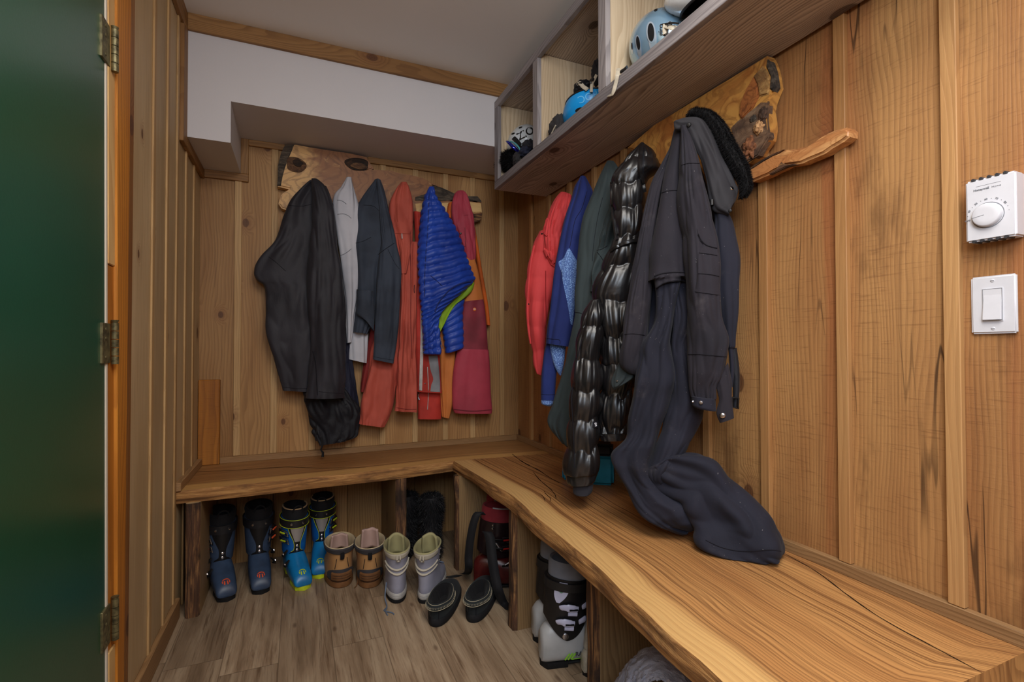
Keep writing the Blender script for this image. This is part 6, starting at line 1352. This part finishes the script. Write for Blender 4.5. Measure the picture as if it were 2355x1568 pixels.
# black fur boots in the dark bay
furm = plastic('dark_fur', (30, 29, 32), .6, .3)
def fur_boot(label, x, y, rz, sd):
    o = thing('fur_boot', label, 'boot', (0, 0, 0), 'black fur boots')
    sp = [(.025, -.05, .125, .045, 0), (.05, -.05, .125, .048, 0), (.08, -.03, .10, .048, 0), (.115, .0, .068, .046, 0), (.16, .012, .058, .05, 0), (.22, .014, .060, .056, 0), (.28, .012, .062, .058, .05), (.315, .010, .055, .05, .05)]
    b_ = MB().loft(boot_body(sp)).build('shaft', furm, o, world=False); MB().loft([ell((0, -.05, z), .045+g, .125+g, 40, .88) for z, g in ((0, 0), (.004, .004), (.022, .004), (.027, 0))]).build('sole', sole_b, o, world=False)
    f_ = fur('fur_pile', b_, 5000, .026, .0011, furm, None, sd, (0, 0, -.5), .5); f_.parent = o
    o.location = (x, y, .0005); o.rotation_euler = (0, 0, rz); return o
fur_boot('tall black fur boot standing right in the dark bay, next to the bench end panel', .655, 2.62, -.3, 3)
fur_boot('black fur boot half hidden behind the middle bark-edged post', .535, 2.70, -.5, 4)
# folded grey blanket under the near end of the bench
gb = cloth('grey_terry', (172, 174, 188), (150, 152, 168), rough=1, crumple=1.4, cs=70, cd_=.006, stretch=(1, 1, 1))
pts = [Pl(1425, 1640, (.93, 1.12)), Pl(1446, 1580, (.935, 1.12)), Pl(1478, 1536, (.94, 1.11)), Pl(1513, 1520, (.95, 1.10)), Pl(1548, 1545, (.965, 1.09)), Pl(1580, 1590, (.98, 1.08)), Pl(1600, 1650, (.99, 1.08))]
pp = spline([tuple(q) for q in pts], 100); rings = []
for i, q in enumerate(pp):
    a_, b_ = Vector(pp[max(0, i-1)]), Vector(pp[min(99, i+1)]); tq = (b_-a_).normalized(); dn = Vector((-.65, -.76, 0)); nx = tq.cross(dn).normalized(); f = i/99
    rings.append([Vector(q)+(nx*math.cos(t)*(.020+.022*abs(f-.5)*2)+dn*math.sin(t)*.065)*(1+.22*fnoise(math.cos(t)*2.5+i*.1, math.sin(t)*2.5, i*.05)+.13*fnoise(math.cos(t)*7+i*.28, math.sin(t)*7, i*.2)+.09*fnoise(math.cos(t)*16+i*.6, math.sin(t)*16, i*.5)) for t in [2*PI*k/72 for k in range(72)]])
rings = [[Vector((v.x, v.y, max(v.z, .002))) for v in r_] for r_ in rings]
b_ = MB().loft(rings); o = b_.build('folded_blanket', gb); tag(o, 'pale grey fluffy folded blanket under the near end of the bench', 'blanket')

# ------------------------------------------------------------------ things in the cubbies
def oval(name, objs, u, v, ru, rv, ang, mat, parent, lift=.001, rings_=5, n=28, dish=0):
    rr = []; last = None
    for i in range(rings_):
        f = 1-i/rings_; row = []
        for k_ in range(n):
            t = 2*PI*k_/n; x, y = ru*f*math.cos(t), rv*f*math.sin(t); p_ = hit(objs, u+x*math.cos(ang)-y*math.sin(ang), v+x*math.sin(ang)+y*math.cos(ang), lift-dish*(1-f))[0]; p_ = p_ or last
            if p_ is None: return None
            last = p_; row.append(p_)
        rr.append(row)
    return MB().loft(rr, cap0=False).build(name, mat, parent)
def ptext(s, objs, u, v, size, ang, mat, parent, name='lettering', lift=.001, bold=0, wide=1):
    c = bpy.data.curves.new('t', 'FONT'); c.body = s; c.size = size; c.align_x = 'CENTER'; c.align_y = 'CENTER'; c.offset = bold
    o = bpy.data.objects.new('t', c); COL.objects.link(o); bpy.context.view_layer.update(); me = bpy.data.meshes.new_from_object(o.evaluated_get(bpy.context.evaluated_depsgraph_get()))
    bpy.data.objects.remove(o); bpy.data.curves.remove(c); last = None
    for w_ in me.vertices:
        x, y = w_.co.x*wide, -w_.co.y; p_ = hit(objs, u+x*math.cos(ang)-y*math.sin(ang), v+x*math.sin(ang)+y*math.cos(ang), lift)[0] or last
        if p_ is None: bpy.data.meshes.remove(me); return None
        last = p_; w_.co = p_
    me.materials.clear(); me.materials.append(mat); me.name = name; q = bpy.data.objects.new(name, me); COL.objects.link(q); attach(q, parent); return q
def dome(name, c, ax, ay, az, r, mat, parent, cut=-.35, n=48, m_=26, flip=False, inner=None):
    """helmet shell: part of an ellipsoid with axes ax, ay (unit) and az (towards its crown)"""
    ax, ay, az = Vector(ax).normalized(), Vector(ay).normalized(), Vector(az).normalized(); rings = []
    def ringp(t, k_): return [Vector(c)+(ax*math.cos(a)*r[0]+ay*math.sin(a)*r[1])*(math.cos(t)*k_)+az*(math.sin(t)*r[2]*k_) for a in [2*PI*i/n for i in range(n)]]
    for i in range(m_): rings.append(ringp(lerp(math.asin(cut), PI/2*.985, i/(m_-1)), 1))
    b = MB().loft(rings, cap0=False); o = b.build(name, mat, parent); BVH[o.name] = BVHTree.FromPolygons([v[:] for v in b.v], b.f)
    e = [ringp(math.asin(cut), k_) for k_ in (1.0, .97, .90)]+[ringp(lerp(math.asin(cut), 1.2, i/6), .88) for i in range(1, 7)]
    li = MB().loft(e, cap0=False).build('liner', inner or M['blacksoft'], parent)
    MB().tube(ringp(math.asin(cut), 1.0)+[ringp(math.asin(cut), 1.0)[0]], .004, 8).build('rim', inner or M['black'], parent); return o
toC = lambda p_: (EYE-Vector(p_)).normalized()
ventm = plastic('vent_black', (26, 25, 26), .7, .2)
# silver-blue helmet
silv = plastic('pearl_ice_blue', (146, 186, 216), .22, .6, .55, .08, 5, coat=.6)
silv2 = plastic('pearl_rim_highlight', (196, 214, 232), .18, .6, .5, .05, 5, coat=.8)  # paler pearl for the rims and the painted groove highlights
cc = P(1520, 96, X=1.115); hb = thing('helmet', 'pearly ice-blue helmet with dark oval vents in the cubby nearest the camera', 'helmet', cc, 'helmets on the shelf')
kpx = (cc-EYE).dot(F)/FPX
sh_ = dome('shell', cc+Vector((.0, -.0, -.01)), (.1, 1, 0), (1, -.1, 0), (.0, .15, 1), (.118, .100, .112), silv, hb, -.62)
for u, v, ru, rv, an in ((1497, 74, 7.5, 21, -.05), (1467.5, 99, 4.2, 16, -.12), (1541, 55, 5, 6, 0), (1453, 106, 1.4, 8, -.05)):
    oval('vent_channel_highlight', sh_, u+ru*.5, v+rv*.75, ru*1.25, rv*1.5, an, silv2, hb, .0015); oval('vent_rim', sh_, u, v, ru*1.45, rv*1.18, an, silv2, hb, .0025); oval('vent', sh_, u, v, ru, rv, an, ventm, hb, .004, dish=0)  # pale channel ovals paint the bright highlights in the grooves below each vent
oval('vent', sh_, 1550, 25, 6, 11, .1, ventm, hb, .003); oval('clip', sh_, 1508, 22, 4.5, 3.2, -.5, ventm, hb, .004)
ptext('giro', sh_, 1520, 68, 17, -PI/2, M['black'], hb, lift=.003, bold=.15)
st_ = P(1534, 66, X=1.02); mb = MB()
wb = plastic('ivory_strap', (206, 196, 176), .6)
def bar(name, px, w_, X_, mat, parent, flat=.35):
    pts = [P(u, v, X=X_ if not isinstance(X_, (list, tuple)) else X_[i]) for i, (u, v) in enumerate(px)]
    return MB().tube([Vector(q) for q in spline([tuple(q) for q in pts], 16)], w_, 10, flat=flat, upv=(-.6, -.8, 0)).build(name, mat, parent)
bar('buckle', [(1531, 56), (1530, 68), (1531, 79)], .0085, 1.0, wb, hb, .5); bar('chin_strap', [(1530, 60), (1548, 64), (1562, 66)], .008, [1.0, 1.0, 1.02], wb, hb); bar('buckle_edge', [(1524, 56), (1545, 53), (1560, 54)], .0025, .997, M['black'], hb, 1); bar('buckle_edge', [(1526, 80), (1534, 81), (1537, 56)], .0025, .997, M['black'], hb, 1)
# white helmet with black inside
cc = P(1607, -8, X=1.10); hw_ = thing('helmet', 'white helmet showing its black inside, cut off by the top of the photo', 'helmet', cc, 'helmets on the shelf')
dome('shell', cc+Vector((.02, .0, .01)), (.2, 1, .1), (1, -.2, .5), (-.35, .65, .55), (.105, .09, .10), plastic('white_shell', (232, 236, 238), .3, .5, 0, .04, coat=.3), hw_, -.25, inner=plastic('black_eps', (24, 22, 26), .6))
# cyan helmet lying upside down
cy = plastic('cyan_shell', (12, 156, 236), .3, .5, 0, .06, 8, coat=.25)
cc = P(1352, 252, X=1.10); hc_ = thing('helmet', 'bright cyan helmet lying upside down with black padding and a pale buckle', 'helmet', cc, 'helmets on the shelf')
shc = dome('shell', cc, (.15, 1, 0), (1, -.15, .0), (-.15, .22, -1), (.122, .100, .095), cy, hc_, -.30)
ptext('POC', shc, 1352, 222, 24, PI-.35, plastic('pale_cyan_outline', (110, 200, 250), .4, noise_amt=0), hc_, lift=.0015)
oval('vent', shc, 1331, 252, 9, 4, -.45, ventm, hc_, .002)
pd = P(1340, 203, X=1.09); lump('padding', pd, .036, C['under'], hc_, (1.0, 1.2, .8), amp=.2, seed=3); lump('padding', P(1372, 168, X=1.08), .030, C['under'], hc_, (.6, .8, 1.6), amp=.25, seed=6)
bar('buckle', [(1328, 196), (1333, 191), (1342, 200), (1350, 205)], .008, 1.03, wb, hc_, .5); bar('buckle_edge', [(1328, 199), (1329, 193), (1338, 190)], .004, 1.028, M['black'], hc_, .7)
bar('chin_strap', [(1360, 212), (1361, 195), (1368, 180), (1372, 172)], .006, 1.04, wb, hc_); bar('strap_clip', [(1358, 192), (1360, 184), (1365, 182)], .006, 1.035, M['black'], hc_, .7)
# white helmet with bold lettering
cc = P(1205, 331, X=1.13); hz = thing('helmet', 'white helmet with bold black lettering in the cubby nearest the corner', 'helmet', cc, 'helmets on the shelf')
wsh = plastic('white_gloss', (224, 232, 238), .3, .5, 0, .05, coat=.3)
shz = dome('shell', cc+Vector((0, 0, -.01)), (.1, 1, 0), (1, -.1, 0), (.05, -.1, 1), (.115, .095, .105), wsh, hz, -.4)
bar('visor', [(1165, 320), (1172, 314), (1182, 312)], .010, 1.05, wsh, hz, .3)
ptext('ZIO', shz, 1209, 307, 24, -.48, M['black'], hz, lift=.002, bold=.5)
for u, v in ((1197, 293), (1180, 307), (1222, 288)): oval('vent', shz, u, v, 4.5, 1.8, -.35, ventm, hz, .003)
# goggles with iridescent blue lens
cg = P(1180, 337, X=1.02); gg_ = thing('ski_goggles', 'ski goggles with an iridescent blue lens in front of the lettered white helmet', 'goggles', cg)
lens = plastic('blue_mirror_lens', (20, 40, 190), .12, .6, .7, .1, 6, coat=1)
kpx = (cg-EYE).dot(F)/FPX
rows = []
for i in range(11):
    f = i/5-1; rows.append([Pl(1179+8*s+10*f, 337+s*9-8*f*-.9, (cg.x, cg.y))+Vector((.6, .4, 0))*.02*(f*f)+toC(cg)*.012*(1-s*s) for s in [j/5-1 for j in range(11)]])
ln_ = MB().grid(rows).build('lens', lens, gg_); md = ln_.modifiers.new('s', 'SOLIDIFY'); md.thickness = .006
bar('frame', [(1170, 325), (1182, 328), (1194, 340), (1198, 352)], .004, 1.015, plastic('teal_frame', (80, 180, 190), .3), gg_, .8)
bar('strap', [(1181, 317), (1188, 324), (1196, 334)], .012, 1.03, M['blacksoft'], gg_, .3)
def floor_lump(name, label, cat, u, v, X_, r, sq, mat, **k_):
    c_ = P(u, v, X=X_); o_ = lump(name, c_, r, mat, None, sq, **k_)
    for w_ in o_.data.vertices: w_.co.z = max(w_.co.z, SF+.0005)
    return tag(o_, label, cat)
gl_m = cloth('black_glove', (36, 36, 44), rough=.8, crumple=.8)
floor_lump('glove', 'dark glove lying between the lettered helmet and the cubby post', 'glove', 1216, 338, 1.03, .042, (.8, 1.0, .8), gl_m, amp=.4, seed=2)
floor_lump('glove', 'dark navy glove crumpled below the blue goggles', 'glove', 1206, 350, 1.01, .036, (.7, 1.2, .7), cloth('navy_glove', (34, 38, 60)), amp=.4, seed=4)
c_ = P(1188, 366, X=.985); o = lump('mitten', c_, .028, cloth('charcoal_mitten', (44, 43, 46), crumple=.6), None, (.55, 1.1, 1.1), amp=.35, seed=7); tag(o, 'small charcoal mitten hanging over the front edge of the shelf by the fur hat', 'mitten')
fh = thing('fur_hat', 'black fur hat lying at the corner end of the cubby shelf', 'hat', P(1166, 380, X=1.03))
c_ = P(1166, 376, X=1.035); lb2 = lump('crown', c_, .062, C['fur'], fh, (.7, 1.5, .8), amp=.25, seed=9)
for w_ in lb2.data.vertices: pass
fur('fur_pile', lb2, 6000, .022, .0009, C['fur'], fh, 8, (-.2, 0, -.1), .6)
c_ = P(1284, 293, X=1.02); o = lump('ear_muff', c_, .055, cloth('charcoal_fabric', (52, 50, 52), crumple=.6), None, (.6, 1.1, .95), amp=.25, seed=12); tag(o, 'charcoal padded glove beside the bright cyan helmet', 'glove'); o.name = 'padded_glove'
for w_ in o.data.vertices: w_.co.z = max(w_.co.z, SF+.0005)
bar('drawcord', [(1268, 308), (1274, 296), (1278, 288)], .003, .985, wb, o, 1); bar('drawcord', [(1275, 306), (1280, 294)], .003, .985, M['steel'], o, 1)
o = bar('hanging_strap', [(1422, 158), (1420, 172), (1417, 188), (1412, 207), (1407, 217), (1399, 220)], .0065, [.99, .962, .9625, .9625, .964, .975], wb, None); tag(o, 'ivory strap end hanging over the front edge of the cubby shelf', 'strap')
o = bar('strap_buckle', [(1428, 165), (1436, 160), (1442, 155)], .007, .99, M['black'], None, .6); tag(o, 'small black strap buckle lying on the shelf edge near the ice-blue helmet', 'buckle')
